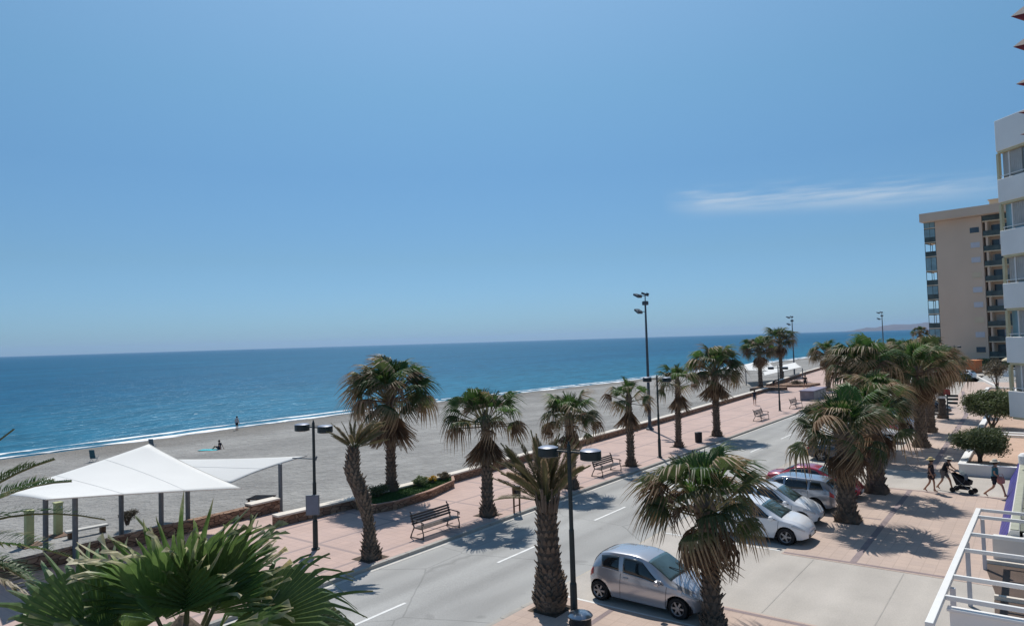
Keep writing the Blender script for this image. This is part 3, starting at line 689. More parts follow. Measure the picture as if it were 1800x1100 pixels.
def fan_palm(x, y, z, h, R, label, nup=9, nmid=13, nlow=12, ndead=10, rb=.24, rt_=.19, lean=(0, 0), beard=False, group='fan palms planted along the seafront', wind=.12, seed=0, stubs=True, small=False):
    r = random.Random(seed * 31 + 5); root = empty('fan_palm', (x, y, z), label=label, cat='palm tree', group=group)
    top = Vector((lean[0], lean[1], h)); mid = Vector((lean[0] * .35, lean[1] * .35, h * .55))
    trunk_mesh(root, [(0, 0, -.05), (0, 0, .25), mid, top], [rb * 1.45, rb, rb * .88, rt_], stubs, rows=.13 if not small else .3, nring=10 if not small else 7)
    sc = R / 1.75
    g = 2.399963
    def ring(n, kinds, e0, e1, s0, dz_, ph, pw=1.0):
        for i in range(n):
            k = (i + .5) / n; az = i * g + ph + r.uniform(-.25, .25); el = math.radians(e0 + (e1 - e0) * k ** pw + r.gauss(0, 9))
            az2 = az + wind * math.sin(az - .6)
            add_leaf(root, r.choice(LEAF[kinds]), top + Vector((math.cos(az) * .08, math.sin(az) * .08, dz_ - .25 * k)), az2, el, sc * s0 * r.uniform(.74, 1.12), r.uniform(-.8, .8))
    ring(nup, 'up', 86, 46, .74, .15, r.random() * 6)
    ring(nmid, 'mid', 58, 22, .90, .05, r.random() * 6)
    ring(nlow, 'low', 30, -8, .90, -.05, r.random() * 6)
    if beard:
        for i in range(ndead):
            az = i * g; add_leaf(root, r.choice(LEAF['beard']), top + Vector((math.cos(az) * .14, math.sin(az) * .14, -.35 - r.random() * .35)), az, math.radians(r.uniform(-84, -66)), sc * r.uniform(.8, 1.0), r.uniform(-.3, .3), 'dead_frond')
    else:
        for i in range(ndead):
            az = i * g; add_leaf(root, r.choice(LEAF['dead']), top + Vector((0, 0, -.25 - r.random() * .3)), az, math.radians(r.uniform(-66, -28)), sc * r.uniform(.62, .85), r.uniform(-.4, .4), 'dead_frond')
    # hub of sheathed leaf bases
    b = MB(); b.lathe([(rt_ * .9, -.35), (rt_ * 1.35, -.1), (rt_ * 1.3, .15), (rt_ * .6, .38), (.02, .5)], top, 10); b.build('crown_hub', M['stub'], root)
    return root
# seaward row, nearest first
fan_palm(-27.45, 25.3, .42, 4.75, 2.95, 'tall full fan palm growing in the raised lawn bed against the beach', 13, 24, 24, 16, .25, .2, beard=True, seed=1)
fan_palm(-20.8, 25.1, 0, 4.35, 2.35, 'fan palm with a hanging brown beard, kerbside just right of the nearest bench', 10, 13, 13, 16, .26, .17, beard=True, seed=2)
fan_palm(-20.6, 32.0, 0, 3.65, 2.15, 'short kerbside fan palm directly behind the nearest lamp post head', 10, 15, 17, 8, .26, .2, seed=3)
fan_palm(-20.85, 39.3, 0, 4.15, 1.95, 'small kerbside fan palm with sparse crown, beyond the second bench', 8, 7, 8, 9, .22, .15, beard=True, seed=4)
fan_palm(-21.3, 47.5, 0, 4.5, 2.1, 'thin fan palm with ragged crown just right of the tall floodlight mast', 8, 8, 9, 9, .2, .15, beard=True, seed=5, lean=(.1, 0))
fan_palm(-20.9, 53.9, 0, 5.1, 2.8, 'broad dark fan palm beside the black litter bin on the promenade', 13, 20, 20, 14, .26, .2, beard=True, seed=6)
fan_palm(-32.2, 100.3, .2, 5.3, 3.2, 'far fan palm in the small bed in front of the distant white sails', 11, 16, 18, 12, .3, .24, seed=7, small=True)
fan_palm(-34.6, 118.5, 0, 6.6, 3.6, 'taller far fan palm standing directly behind its neighbour near the white sails', 11, 16, 18, 12, .3, .24, seed=8, small=True)
fan_palm(-23.3, 100.6, 0, 4.9, 2.7, 'rounded far fan palm alone at the bend of the promenade', 11, 16, 18, 14, .3, .24, seed=9, small=True)
fan_palm(-19.6, 112, 0, 5.0, 2.4, 'far fan palm below the most distant floodlight mast', 10, 16, 16, 12, .3, .24, seed=10, small=True)
fan_palm(-15.6, 104, 0, 4.9, 2.7, 'pale far fan palm to the right of the most distant mast', 10, 16, 16, 12, .3, .24, seed=11, small=True)
fan_palm(-21.0, 172.6, 0, 7.2, 2.1, 'lone most distant fan palm left of the beige tower', 10, 14, 16, 12, .35, .25, seed=12, small=True)
# parking-side row
fan_palm(-7.6, 18.75, 0, 3.15, 2.4, 'large fan palm in front of the silver hatchback bonnet', 12, 17, 14, 10, .24, .24, seed=13, lean=(-.15, .1))
fan_palm(-6.92, 32.1, 0, 3.6, 2.6, 'wide fan palm on the pavement beside the red saloon and silver estate', 13, 18, 12, 8, .36, .3, seed=24)
fan_palm(-6.9, 38.4, 0, 3.6, 2.6, 'thick-trunked fan palm just before the second driveway', 13, 18, 13, 10, .40, .3, seed=15)
fan_palm(-6.9, 54.6, 0, 5.1, 3.0, 'rust-brown fan palm past the second driveway, nearest the clipped shrubs', 12, 17, 20, 16, .38, .28, seed=16)
fan_palm(-9.9, 52.6, 0, 5.3, 3.1, 'dark green fan palm rising between the parked cars', 19, 24, 16, 8, .3, .24, seed=17)
fan_palm(-7.2, 62.5, 0, 5.2, 3.0, 'fan palm right behind the rust-brown one', 12, 18, 20, 10, .3, .24, seed=18)
fan_palm(-12.3, 66.5, 0, 4.8, 2.8, 'fan palm at the road edge behind the dark green crown', 11, 15, 16, 10, .3, .24, seed=19, small=True)
fan_palm(-7.4, 72.5, 0, 4.6, 2.8, 'fan palm by the pavement signpost, far right of the row', 11, 14, 16, 10, .3, .24, seed=20, small=True)
fan_palm(-11.9, 86, 0, 5.2, 2.7, 'farthest fan palm of the parking-side row', 11, 15, 16, 10, .3, .24, seed=21, small=True)
fan_palm(-8.4, 47.2, 0, 3.9, 2.5, 'low fan palm tucked between the second driveway and the dark green crown', 12, 18, 16, 8, .3, .24, seed=22)

# foreground fan palm, seen from just above its crown
def foreground_palm():
    root = empty('fan_palm', (-6.55, 3.38, 0), label='nearest fan palm with big green fans filling the bottom left corner', cat='palm tree', group='fan palms planted along the seafront')
    H_ = 5.08; trunk_mesh(root, [(0, 0, -.05), (0, 0, .3), (0, 0, 2.4), (0, 0, H_)], [.42, .3, .27, .24])
    top = Vector((0, 0, H_)); r = random.Random(3)
    rv, fv, uv_ = Vector((.7964, .6047, 0)), Vector((-.6047, .7964, 0)), Vector((0, 0, 1))
    def leaf_to(kd, i, a, n, s_):
        """stalk direction a and upper-side direction n, as (right, away, up) of the street view"""
        A_ = (rv * a[0] + fv * a[1] + uv_ * a[2]).normalized(); N_ = (rv * n[0] + fv * n[1] + uv_ * n[2]); N_ = (N_ - A_ * N_.dot(A_)).normalized(); B2 = N_.cross(A_)
        o = bpy.data.objects.new('frond', LEAF[kd][i % len(LEAF[kd])]); COL.objects.link(o); o.parent = root; o.location = top + A_ * .08; o.scale = (s_ * 1.12,) * 3
        o.rotation_euler = Matrix((A_, B2, N_)).transposed().to_euler()
    for i, (kd, a, n, s_) in enumerate((('bigside', (-.80, -.25, .42), (-.25, -.75, .62), .98), ('big', (-.30, -.30, .90), (.15, .95, .30), .95), ('big', (.12, -.10, .99), (-.45, .85, .15), .98), ('big', (.45, .20, .86), (-.85, .30, .40), .95),
            ('bigside', (.90, .05, .40), (-.25, -.55, .80), .95), ('big', (.75, -.50, .42), (-.35, .20, .90), .8), ('big', (.05, -.85, .50), (0, .35, .9), .92), ('big', (-.50, -.75, .40), (.2, .2, .95), .9), ('big', (.15, .70, .68), (-.1, -.65, .75), .9),
            ('bigside', (-.95, .25, .12), (0, -.35, .95), .95), ('mid', (.85, .50, .05), (0, -.2, .97), .92), ('mid', (.95, -.35, -.08), (0, 0, 1), .9), ('mid', (.2, 1, -.05), (0, 0, 1), .9), ('mid', (-.7, .8, -.1), (0, 0, 1), .9), ('mid', (.4, -1, -.1), (0, 0, 1), .9), ('mid', (-.3, -1, -.1), (0, 0, 1), .9),
            ('low', (1, .2, -.4), (0, 0, 1), .9), ('low', (-1, -.4, -.3), (0, 0, 1), .9), ('low', (.6, .9, -.35), (0, 0, 1), .9), ('low', (-.2, 1, -.4), (0, 0, 1), .9), ('low', (.7, -.8, -.4), (0, 0, 1), .9))): leaf_to(kd, i, a, n, s_)
    for i in range(9): add_leaf(root, LEAF['dead'][i % 3], top + Vector((0, 0, -.4)), i * .7, math.radians(-72), .8, 0, 'dead_frond')
    b = MB(); b.lathe([(.22, -.3), (.3, -.05), (.26, .2), (.03, .45)], top, 10); b.build('crown_hub', M['stub'], root)
foreground_palm()

# date palms
PIN = [pinnate_leaf(2.3, 46, .42, a, [M['leaf_date'], M['petiole']], s, .75, tw) for a, s, tw in ((.35, 31, .5), (.6, 32, .4), (.2, 33, .6))]
PINS = [pinnate_leaf(1.9, 58, .40, a, [M['leaf_date'], M['petiole']], s, .58, .25) for a, s in ((.18, 41), (.45, 42), (.08, 43))]
PINF = [pinnate_leaf(2.4, 60, .36, a, [M['leaf_green'], M['petiole']], s, .85, .35) for a, s in ((.55, 34), (.8, 35))]
def stunted_date_palm():
    root = empty('date_palm', (-12.05, 17.35, 0), label='thick-trunked dying date palm beside the nearest double lamp post', cat='palm tree')
    trunk_mesh(root, [(0, 0, -.05), (0, 0, .25), (0, 0, .7), (-.02, 0, 1.2), (-.05, .02, 2.4), (-.06, .02, 3.15)], [.40, .50, .42, .33, .30, .24], rows=.115, nring=12, size=.95)
    r = random.Random(9); top = Vector((-.06, .02, 3.1))
    sp_ = [(178, 62, 1.05), (160, 50, 1.0), (195, 70, 1.05), (100, 80, 1.0), (90, 72, 1.05), (20, 72, 1.0), (5, 58, 1.0), (345, 50, .95), (180, 38, 1.0), (60, 66, 1.0), (130, 76, 1.08), (265, 72, .8), (30, 40, .75), (175, 18, .8), (182, 82, 1.1), (15, 82, 1.05), (140, 84, 1.0), (172, 55, 1.1), (8, 65, 1.05), (200, 45, .95), (350, 68, 1.05), (75, 58, 1.0), (220, 60, .95), (186, 30, .9), (40, 55, .95)]
    right = math.atan2(.6047, .7964)
    for i, (az, el, s_) in enumerate(sp_): add_leaf(root, PINS[i % 3], top, right + math.radians(az), math.radians(el), s_ * 1.08, r.uniform(-1, 1))
    b = MB()
    for i in range(26):
        a = i * 2.4; b.tube([(math.cos(a) * .26, math.sin(a) * .26, 2.9), (math.cos(a) * .38, math.sin(a) * .38, 3.25 + .18 * (i % 3))], [.05, .02], 5)
    b.build('sheath_fibres', M['stub'], root)
stunted_date_palm()
def leaning_date_palm():
    root = empty('date_palm', (-20.55, 17.8, 0), label='slim crooked date palm with a few upright fronds next to the left lamp post', cat='palm tree')
    trunk_mesh(root, [(.05, .02, -.05), (0, 0, .3), (-.05, 0, 1.2), (-.22, -.1, 2.2), (-.55, -.35, 3.2), (-.48, -.3, 4.15)], [.36, .28, .17, .26, .28, .18], rows=.12, nring=10, size=.9)
    r = random.Random(4); top = Vector((-.48, -.3, 4.1)); right = math.atan2(.6047, .7964)
    for i, (az, el, s_) in enumerate([(180, 55, .62), (170, 35, .6), (200, 70, .6), (90, 80, .62), (20, 60, .7), (5, 45, .72), (350, 30, .8), (60, 62, .65), (120, 70, .6), (10, 72, .6), (270, 55, .5), (0, 15, .75), (30, 28, .75), (15, 50, .85), (355, 38, .85), (40, 48, .8), (340, 58, .75), (170, 50, .7), (190, 40, .65), (80, 45, .7)]):
        add_leaf(root, PINS[i % 3], top, right + math.radians(az), math.radians(el), s_, r.uniform(-1, 1))
    for i in range(20):
        a = i * 2.4; k = i / 20
        add_leaf(root, PINS[i % 3], Vector((-.5 + .2 * k, -.3 + .15 * k, 3.9 - 1.3 * k)), a, math.radians(-80), .5, r.uniform(-1, 1), 'dead_frond')
leaning_date_palm()
def edge_date_palm():
    root = empty('date_palm', (-14.2, 3.2, 0), label='date palm outside the left edge whose feathery fronds reach into view', cat='palm tree')
    trunk_mesh(root, [(0, 0, -.05), (0, 0, .3), (0, 0, 2.5), (0, 0, 5.0)], [.45, .36, .32, .3])
    right = math.atan2(.6047, .7964)
    for i, (az, el, s_) in enumerate([(5, 52, 1.0), (12, 30, 1.05), (-8, 12, 1.0), (3, -4, 1.08), (14, -22, 1.05), (-20, -34, 1.0), (-30, 40, .95), (60, 40, 1), (100, 30, 1), (150, 45, 1), (200, 30, 1), (240, 45, 1), (290, 20, 1), (180, 70, 1), (60, -20, 1), (120, -20, 1), (220, -20, 1), (300, -30, 1), (30, 75, .9), (265, 70, .9)]):
        add_leaf(root, PINF[i % 2] if i != 4 else PIN[1], Vector((0, 0, 5.0)), right + math.radians(az), math.radians(el), s_, .2 * (i % 3))
edge_date_palm()

# ------------------------------------------------------------------ shrubs and small trees: thousands of real leaves
def shrub(name, x, y, z, rx, rz, hc, label, m_, n, cat='shrub', group=None, flat=.6, trunkh=.8, leaf=.085, seed=0, nst=5, void=.0):
    r = random.Random(seed); root = empty(name, (x, y, z), label=label, cat=cat, group=group)
    b = MB()
    lobes = []
    for i in range(9 + n // 1100):
        a = r.uniform(0, 2 * PI); d = r.random() ** .6 * rx * .72; zc_ = hc + r.uniform(-.45, .55) * rz
        lobes.append((Vector((math.cos(a) * d, math.sin(a) * d, zc_ - .12 * d)), r.uniform(.28, .5) * rx))
    for i in range(nst):
        l = lobes[i % len(lobes)][0]; j = Vector((r.uniform(-.08, .08), r.uniform(-.08, .08), 0))
        b.tube([j, Vector((l.x * .25, l.y * .25, trunkh * .6)) + j, Vector((l.x * .8, l.y * .8, hc * .9))], [.07, .05, .02], 6)
        l2 = lobes[(i * 2 + 1) % len(lobes)][0]; b.tube([Vector((l.x * .25, l.y * .25, trunkh * .6)) + j, l2], [.035, .012], 5)
    b.build('stems' if cat == 'shrub' else 'trunk', M['bark'], root)
    vs = []; fs = []; uv = []
    for i in range(n):
        c, R = lobes[r.randrange(len(lobes))]
        d = Vector((r.gauss(0, 1), r.gauss(0, 1), r.gauss(0, 1))).normalized() * R * (r.random() ** .35) * (1 + .2 * r.gauss(0, 1)); d.z *= flat
        p = c + d; nrm = Vector((r.gauss(0, 1), r.gauss(0, 1), r.gauss(0, 1) + .6)).normalized(); t_ = nrm.orthogonal().normalized(); q = nrm.cross(t_); s_ = leaf * r.uniform(.6, 1.4)
        b0 = len(vs); vs += [p - t_ * s_, p + q * s_ * .45, p + t_ * s_, p - q * s_ * .45]; fs.append((b0, b0 + 1, b0 + 2, b0 + 3)); uv += [r.random() * .9] * 4
    me = bpy.data.meshes.new('foliage'); me.from_pydata([tuple(v) for v in vs], [], fs); me.materials.append(m_)
    ul = me.uv_layers.new(name='UVMap'); ul.data.foreach_set('uv', [c for v in uv for c in (v, 0)])
    o = bpy.data.objects.new('foliage', me); COL.objects.link(o); o.parent = root; tag(o, kind='stuff')
    return root
shrub('clipped_shrub', -3.1, 47.0, .44, 1.40, .75, 1.20, 'rounded green shrub on several stems, nearest the pedestrians', M['shrub'], 24000, seed=1, leaf=.055, flat=.85)
shrub('clipped_shrub', -3.4, 64.2, .35, 1.75, 1.0, 1.9, 'taller wide shrub with brown underside behind the rounded green one', M['shrub'], 26000, seed=2, trunkh=.8, leaf=.075, flat=.85)
shrub('small_tree', -4.6, 101, .25, 1.8, 1.3, 2.7, 'small sparse grey-green tree on one dark trunk by the far terrace', M['shrub_dry'], 2600, cat='tree', seed=3, trunkh=1.2, nst=5, leaf=.10, flat=.8)
shrub('dry_bush', -38.4, 16.95, -.95, .62, .3, .5, 'round dry bush growing alone on the sand', M['shrub_dry'], 3500, seed=4, trunkh=.2, leaf=.04)
shrub('bed_shrub', -28.35 + 1.3, 24.0, .38, .55, .3, .32, 'small dark shrub at the left end of the raised lawn bed', M['shrub'], 2500, seed=5, trunkh=.2, leaf=.045)
shrub('bed_shrub', -27.0, 26.9, .38, .5, .25, .3, 'low shrub right of the palm in the raised lawn bed', M['shrub'], 2000, seed=6, trunkh=.2, leaf=.045)
shrub('flower_clump', -27.0, 27.9, .38, .38, .2, .26, 'clump of yellow flowers in the raised lawn bed', M['flower'], 900, cat='flowers', seed=7, trunkh=.1, leaf=.03)
shrub('bed_shrub', -27.05, 28.8, .38, .42, .2, .28, 'small shrub at the right tip of the raised lawn bed', M['shrub_dry'], 1500, seed=8, trunkh=.1, leaf=.04)
for i, (x, y, r_) in enumerate(((-15.2, 158, 2.2), (-12.0, 157.4, 2.0), (-9.0, 156.8, 2.4), (-5.5, 150, 2.0))):
    shrub('far_bush', x, y, 0, r_, .8, 1.2, ['dark bush at the foot of the tower, leftmost of its row', 'second dark bush from the left at the foot of the tower', 'big dark bush at the foot of the tower below its shopfront', 'dark bush behind the cafe parasol'][i], M['shrub'], 2200, seed=20 + i, trunkh=.4, leaf=.17)
shrub('hedge', -1.9, 122, 0, 2.4, .3, .5, 'low yellow-green hedge below the cafe terrace wall', M['shrub_dry'], 4000, seed=31, trunkh=.2, leaf=.09)

# ------------------------------------------------------------------ street lamps, masts, benches, bins
def make_lamp():
    root = empty('street_lamp', (0, 0, 0), label='x', cat='street lamp', group='double-headed street lamps along the promenade')
    b = MB(); b.lathe([(.16, 0), (.16, .05), (.10, .08), (.095, 1.1), (.075, 1.16), (.070, 2.6), (.058, 2.64), (.052, 4.98), (.03, 5.02), (.012, 5.1)], n=14); b.build('pole', M['pole'], root, smooth=False)
    b = MB(); b.tube([(-.42, 0, 4.80), (.42, 0, 4.80)], .028, 8); b.tube([(-.35, 0, 4.87), (.35, 0, 4.87)], .012, 6); b.build('cross_arm', M['pole'], root)
    for s_ in (-1, 1):
        b = MB(); b.lathe([(.26, -.17), (.285, -.16), (.285, .06), (.27, .08)], (s_ * .68, 0, 4.80), 22); h = smooth_angle(b.build('lamp_head', M['pole'], root))
        b = MB(); b.lathe([(.282, .084), (.20, .115), (.02, .13)], (s_ * .68, 0, 4.80), 22); smooth_angle(b.build('lid', M['lid'], h))
        b = MB(); b.lathe([(.02, -.20), (.2, -.19), (.25, -.172)], (s_ * .68, 0, 4.80), 18); b.build('lens', M['lens'], h)
    return root
lp = make_lamp()
for i, (x, y, z, rz, l) in enumerate(((-10.89, 16.83, 0, .02, 'nearest double-headed lamp post, beside the silver hatchback'), (-23.3, 17.38, 0, .03, 'left double-headed lamp post carrying a grey panel, on the beach side'),
        (-20.53, 42.75, 0, 0, 'double-headed lamp post on the promenade kerb beside the tall mast'), (-21.83, 73.74, 0, .05, 'distant double-headed lamp post beyond the two far benches'), (-11.85, 137.5, 0, .1, 'most distant double-headed lamp post in front of the orange hoarding'))):
    o = put(lp, i == 0, (x, y, z), rz, l); o.scale = (1.04, 1.04, {2: 1.08}.get(i, 1.0) if i != 3 else .92)
b = MB(); b.box((0, 0, 0), (.52, .10, .78)); b.box((0, -.053, 0), (.46, .008, .72), mi=1); b.box((.02, .08, 0), (.14, .08, .5), mi=0)
o = b.build('notice_panel', [M['polegrey'], mat('grey_panel_face', (.17, .19, .24), .5, var=.1)], loc=(-23.22, 17.22, 1.78), bevel=.008); o.rotation_euler.z = .72; tag(o, 'grey rectangular panel strapped to the left lamp post', 'panel')

def make_mast():
    root = empty('floodlight_mast', (0, 0, 0), label='x', cat='floodlight mast', group='tall floodlight masts along the beach')
    b = MB(); b.lathe([(.24, 0), (.24, .06), (.15, .12), (.13, 3), (.10, 8), (.075, 11.1)], n=12); b.build('pole', M['mast'], root)
    b = MB(); b.lathe([(.24, 10.75), (.28, 10.8), (.28, 11.05), (.2, 11.1)], n=12); b.tube([(0, 0, 11), (.02, 0, 11.75)], .045, 6); b.build('collar', M['mast'], root)
    for (c, rz, tilt) in (((-.75, -.1, 11.62), 0, .45), ((-.25, .3, 11.72), .6, .4), ((-.72, -.1, 10.25), -.2, .55)):
        Mx = Matrix.Rotation(rz, 3, 'Z') @ Matrix.Rotation(tilt, 3, 'Y')
        b = MB(); b.box(c, (.62, .5, .16), M=Mx); b.box(Vector(c) + Mx @ Vector((.2, 0, .12)), (.22, .3, .12), M=Mx); b.tube([c, (c[0] * .4, 0, c[2] - .05), (0, 0, c[2] - .08)], .03, 6)
        f = b.build('floodlight', M['mast'], root)
        b = MB(); b.box(Vector(c) + Mx @ Vector((0, 0, -.09)), (.55, .44, .02), M=Mx); b.build('lens', M['lens'], f)
    return root
ms_ = make_mast()
for i, (x, y, z, s_, l) in enumerate(((-27.32, 55.17, 0, 1.0, 'tall floodlight mast nearest the camera, at the beach wall'), (-39.5, 144, -.6, 1.0, 'middle-distance floodlight mast behind the far white sails'), (-29.5, 181, 0, 1.03, 'farthest floodlight mast, left of the beige tower'))):
    o = put(ms_, i == 0, (x, y, z), -.25, l); o.scale = (s_,) * 3
b = MB(); b.lathe([(.34, 0), (.34, .12), (.22, .2), (.2, .32)], n=12); o = b.build('mast_footing', M['mast'], loc=(-27.32, 55.17, 0)); o.parent = ms_; o.location = (0, 0, 0)

def make_bench():
    root = empty('park_bench', (0, 0, 0), label='x', cat='bench', group='slatted park benches on the promenade')   # faces +x, long along y
    for k in range(5): b = MB(); b.box((.02 + k * .095, 0, .44 - .006 * abs(k - 2)), (.075, 2.1, .03)); b.build('seat_slat', M['benchslat'], root, bevel=.006)
    for k in range(4): b = MB(); b.box((-.085 - k * .028, 0, .56 + k * .10), (.028, 2.1, .078), M=Matrix.Rotation(-.26, 3, 'Y')); b.build('backrest_slat', M['benchslat'], root, bevel=.006)
    for s_ in (-1, 1):
        y = s_ * .98
        b = MB(); b.tube([(.42, y, 0), (.44, y, .2), (.38, y, .40), (.1, y, .41), (-.04, y, .42), (-.12, y, .66), (-.2, y, .95), (-.24, y, 1.0)], [.03, .022, .028, .025, .03, .028, .025, .03], 6)
        b.tube([(-.04, y, .42), (-.16, y, .2), (-.24, y, 0)], [.028, .022, .03], 6); b.tube([(-.24, y, .03), (.42, y, .03)], .018, 6)
        b.build('end_frame', M['iron'], root)
        b = MB(); b.tube([(-.14, y, .70), (.1, y, .68), (.36, y, .66), (.46, y, .62), (.45, y, .56), (.40, y, .58)], [.022, .022, .024, .026, .022, .018], 6); b.tube([(.36, y, .65), (.38, y, .41)], .018, 6); b.build('armrest', M['iron'], root)
    b = MB(); b.tube([(.1, -.98, .16), (.1, .98, .16)], .014, 6); b.build('stretcher', M['iron'], root)
    return root
bn = make_bench()
for i, (x, y, rz, l) in enumerate(((-20.95, 21.65, .0, 'nearest slatted bench, left of the bearded fan palm'), (-21.0, 36.3, 0, 'second slatted bench, between the short palm and the sparse palm'), (-21.2, 65.4, 0, 'third bench, small on the far promenade'), (-21.3, 77.2, 0, 'farthest bench, just past the distant lamp post'))):
    put(bn, i == 0, (x, y, 0), rz, l).scale = (1.1, 1.12, 1.05)
# bins
root = empty('litter_bin', (-20.9, 50.2, 0), label='black drum litter bin beside the broad dark palm', cat='litter bin')
b = MB(); b.lathe([(.22, .0), (.26, .02), (.27, .68), (.25, .70)], n=16); b.build('drum', M['black'], root); b = MB(); b.lathe([(.28, .70), (.28, .74), (.05, .78)], n=16); b.build('lid', M['black'], root)
root = empty('litter_bin', (-19.98, 26.25, 0), label='dark litter bin hung on a brown kerbside post', cat='litter bin')
b = MB(); b.box((0, -.22, .55), (.06, .06, 1.1)); b.box((0, .22, .55), (.06, .06, 1.1)); b.box((0, 0, .30), (.05, .44, .04)); b.build('posts_frame', M['wood'], root)['kind'] = 'stuff'
b = MB(); b.lathe([(.15, .72), (.20, .76), (.21, 1.18), (.19, 1.2)], n=12); b.build('bucket', M['black'], root)
root = empty('litter_bin', (-10.45, 16.45, 0), label='round bin with a polished steel dome at the foot of the nearest lamp post', cat='litter bin')
b = MB(); b.lathe([(.26, 0), (.30, .02), (.30, .40), (.29, .42)], n=20); smooth_angle(b.build('drum', M['black'], root)); b = MB(); b.lathe([(.34, .425), (.345, .45), (.30, .50), (.18, .55), (.02, .565)], n=24); smooth_angle(b.build('dome', M['steel'], root))
# pavement signpost
root = empty('signpost', (-6.87, 71.3, 0), label='short dark post with several finger boards on the right pavement', cat='signpost')
b = MB(); b.tube([(0, 0, 0), (0, 0, 2.3)], .05, 8); b.build('post', M['pole'], root)
for k, (a, z) in enumerate(((0, 2.1), (.25, 1.8), (-.3, 1.5), (3.0, 1.95))): b = MB(); b.box((.42 * math.cos(a), .42 * math.sin(a), z), (.8, .03, .2), rz=a); b.build('board', M['white'] if k == 3 else M['pole'], root)
b = MB(); b.box((0, 0, 2.42), (.5, .05, .45)); b.build('red_board', mat('red_sign', (.30, .05, .05), .6), root)

# ------------------------------------------------------------------ shade sails
def patch(P00, P10, P11, P01, n=18, sag=.25, edge=.0):
    P = [Vector(p) for p in (P00, P10, P11, P01)]; cen = sum(P, Vector()) / 4; vs = []; fs = []
    for j in range(n + 1):
        for i in range(n + 1):
            u_, v_ = i / n, j / n
            p = P[0] * (1 - u_) * (1 - v_) + P[1] * u_ * (1 - v_) + P[2] * u_ * v_ + P[3] * (1 - u_) * v_
            # edges pulled inwards
            eu, ev = 4 * u_ * (1 - u_), 4 * v_ * (1 - v_)
            pull = edge * ((1 - ev) * eu + (1 - eu) * ev)
            p = p.lerp(cen, pull); p.z -= sag * eu * ev; vs.append(p)
    for j in range(n):
        for i in range(n): a = j * (n + 1) + i; fs.append((a, a + 1, a + n + 2, a + n + 1))
    b = MB(); b.add(vs, fs); return b
def sail(name, corners, label, edge=.06, sag=.1, group=None):
    root = empty(name, corners[0], label=label, cat='shade sail', group=group); o0 = Vector(corners[0]); c = [Vector(p) - o0 for p in corners]
    cl = patch(*c, sag=sag, edge=edge).build('cloth', M['canvas'], root, smooth=True)
    vs_ = [v.co for v in cl.data.vertices]; n_ = 18
    for k in ((6, 12) if abs(corners[0][1]) < 12 else (9,)):
        b = MB(); b.tube([vs_[j * (n_ + 1) + k] + Vector((0, 0, .012)) for j in range(n_ + 1)], .006, 4); b.build('seam', M['canvas'], root)
    b = MB(); b.tube([vs_[i] for i in range(n_ + 1)] + [vs_[j * (n_ + 1) + n_] for j in range(1, n_ + 1)], .022, 5); b.build('edge_cable', M['concrete'], root)
    s_ = cl.modifiers.new('s', 'SOLIDIFY'); s_.thickness = .012; s_.offset = 0
    return root
sail('shade_sail', [(-26.5, 9.09, 3.22), (-29.0, 17.71, 1.74), (-35, 16.46, 3.50), (-33.5, 9.7, 2.50)], 'large white shade sail with a high peak at the left of the beach', .045, -.05, 'white beach shade sails')
sail('shade_sail', [(-33.3, 19.7, 1.20), (-32.0, 23.43, 2.12), (-39.6, 20.2, 1.83), (-39.0, 18.2, 1.45)], 'smaller white shade sail pointing right behind the peaked one', .10, 0, 'white beach shade sails')
def sail_post(x, y, z0, z1, label, lean=0, r=.10, cap=True):
    root = empty('sail_post', (x, y, z0), label=label, cat='post', group='dark posts under the near shade sails')
    b = MB(); b.lathe([(r * 1.2, 0), (r * 1.2, .04), (r, .06), (r, z1 - z0 - .03), (r * .6, z1 - z0)], n=12); b.build('pole', M['polegrey'], root); return root
for x, y, z0, z1, l in ((-32.0, 10.98, -.9, 2.62, 'leftmost dark sail post, on the sand'), (-30.15, 11.35, 0, 2.72, 'second sail post from the left, standing on the promenade side of the wall'), (-32.0, 13.85, -.9, 2.45, 'third sail post from the left, in front of the dry bush'),
        (-30.85, 15.0, -.9, 2.25, 'fourth sail post from the left, tight against the wall'), (-31.45, 16.5, -.9, 1.95, 'fifth sail post from the left, under the low corner'), (-31.35, 21.3, -.9, 2.10, 'lone sail post right of the gap, holding the tip of the smaller sail')): sail_post(x, y, z0, z1, l)
b = MB(); b.tube([(0, 0, 0), (1.0, -.9, -.05)], .03, 6); b.tube([(.98, -.9, -.12), (1.05, -.92, .1)], .05, 6); o = b.build('sail_bracket', M['polegrey'], loc=(-32.35, 22.75, 2.08)); o['kind'] = 'stuff'; o.name = 'sail_bracket'; o.rotation_euler.z = 1.2
tag(o, 'dark metal bracket stretching the pointed tip of the smaller sail', 'bracket'); del o['kind']
# distant sails
sail('shade_sail', [(-41.5, 122, 1.6), (-37.0, 126, 1.2), (-44, 141, 2.9), (-47.5, 136, 1.8)], 'distant white sail just left of the far pair of palms', .05, 0, 'white beach shade sails')
sail('shade_sail', [(-37.5, 119, .9), (-33.2, 126, 2.0), (-37, 136, 2.4), (-41, 128, 1.5)], 'distant white sail reaching right towards the walking figure', .05, 0, 'white beach shade sails')
for x, y, h, l in ((-41.3, 121, 2.5, 'thin pole under the left distant sail'), (-33.2, 126, 2.4, 'thin pole at the right tip of the distant sails'), (-36.4, 126, 2.2, 'thin pole between the two distant sails')):
    b = MB(); b.tube([(0, 0, -.9), (0, 0, h - .6)], .09, 8); o = b.build('sail_post', M['polegrey'], loc=(x, y, 0)); tag(o, l, 'post')

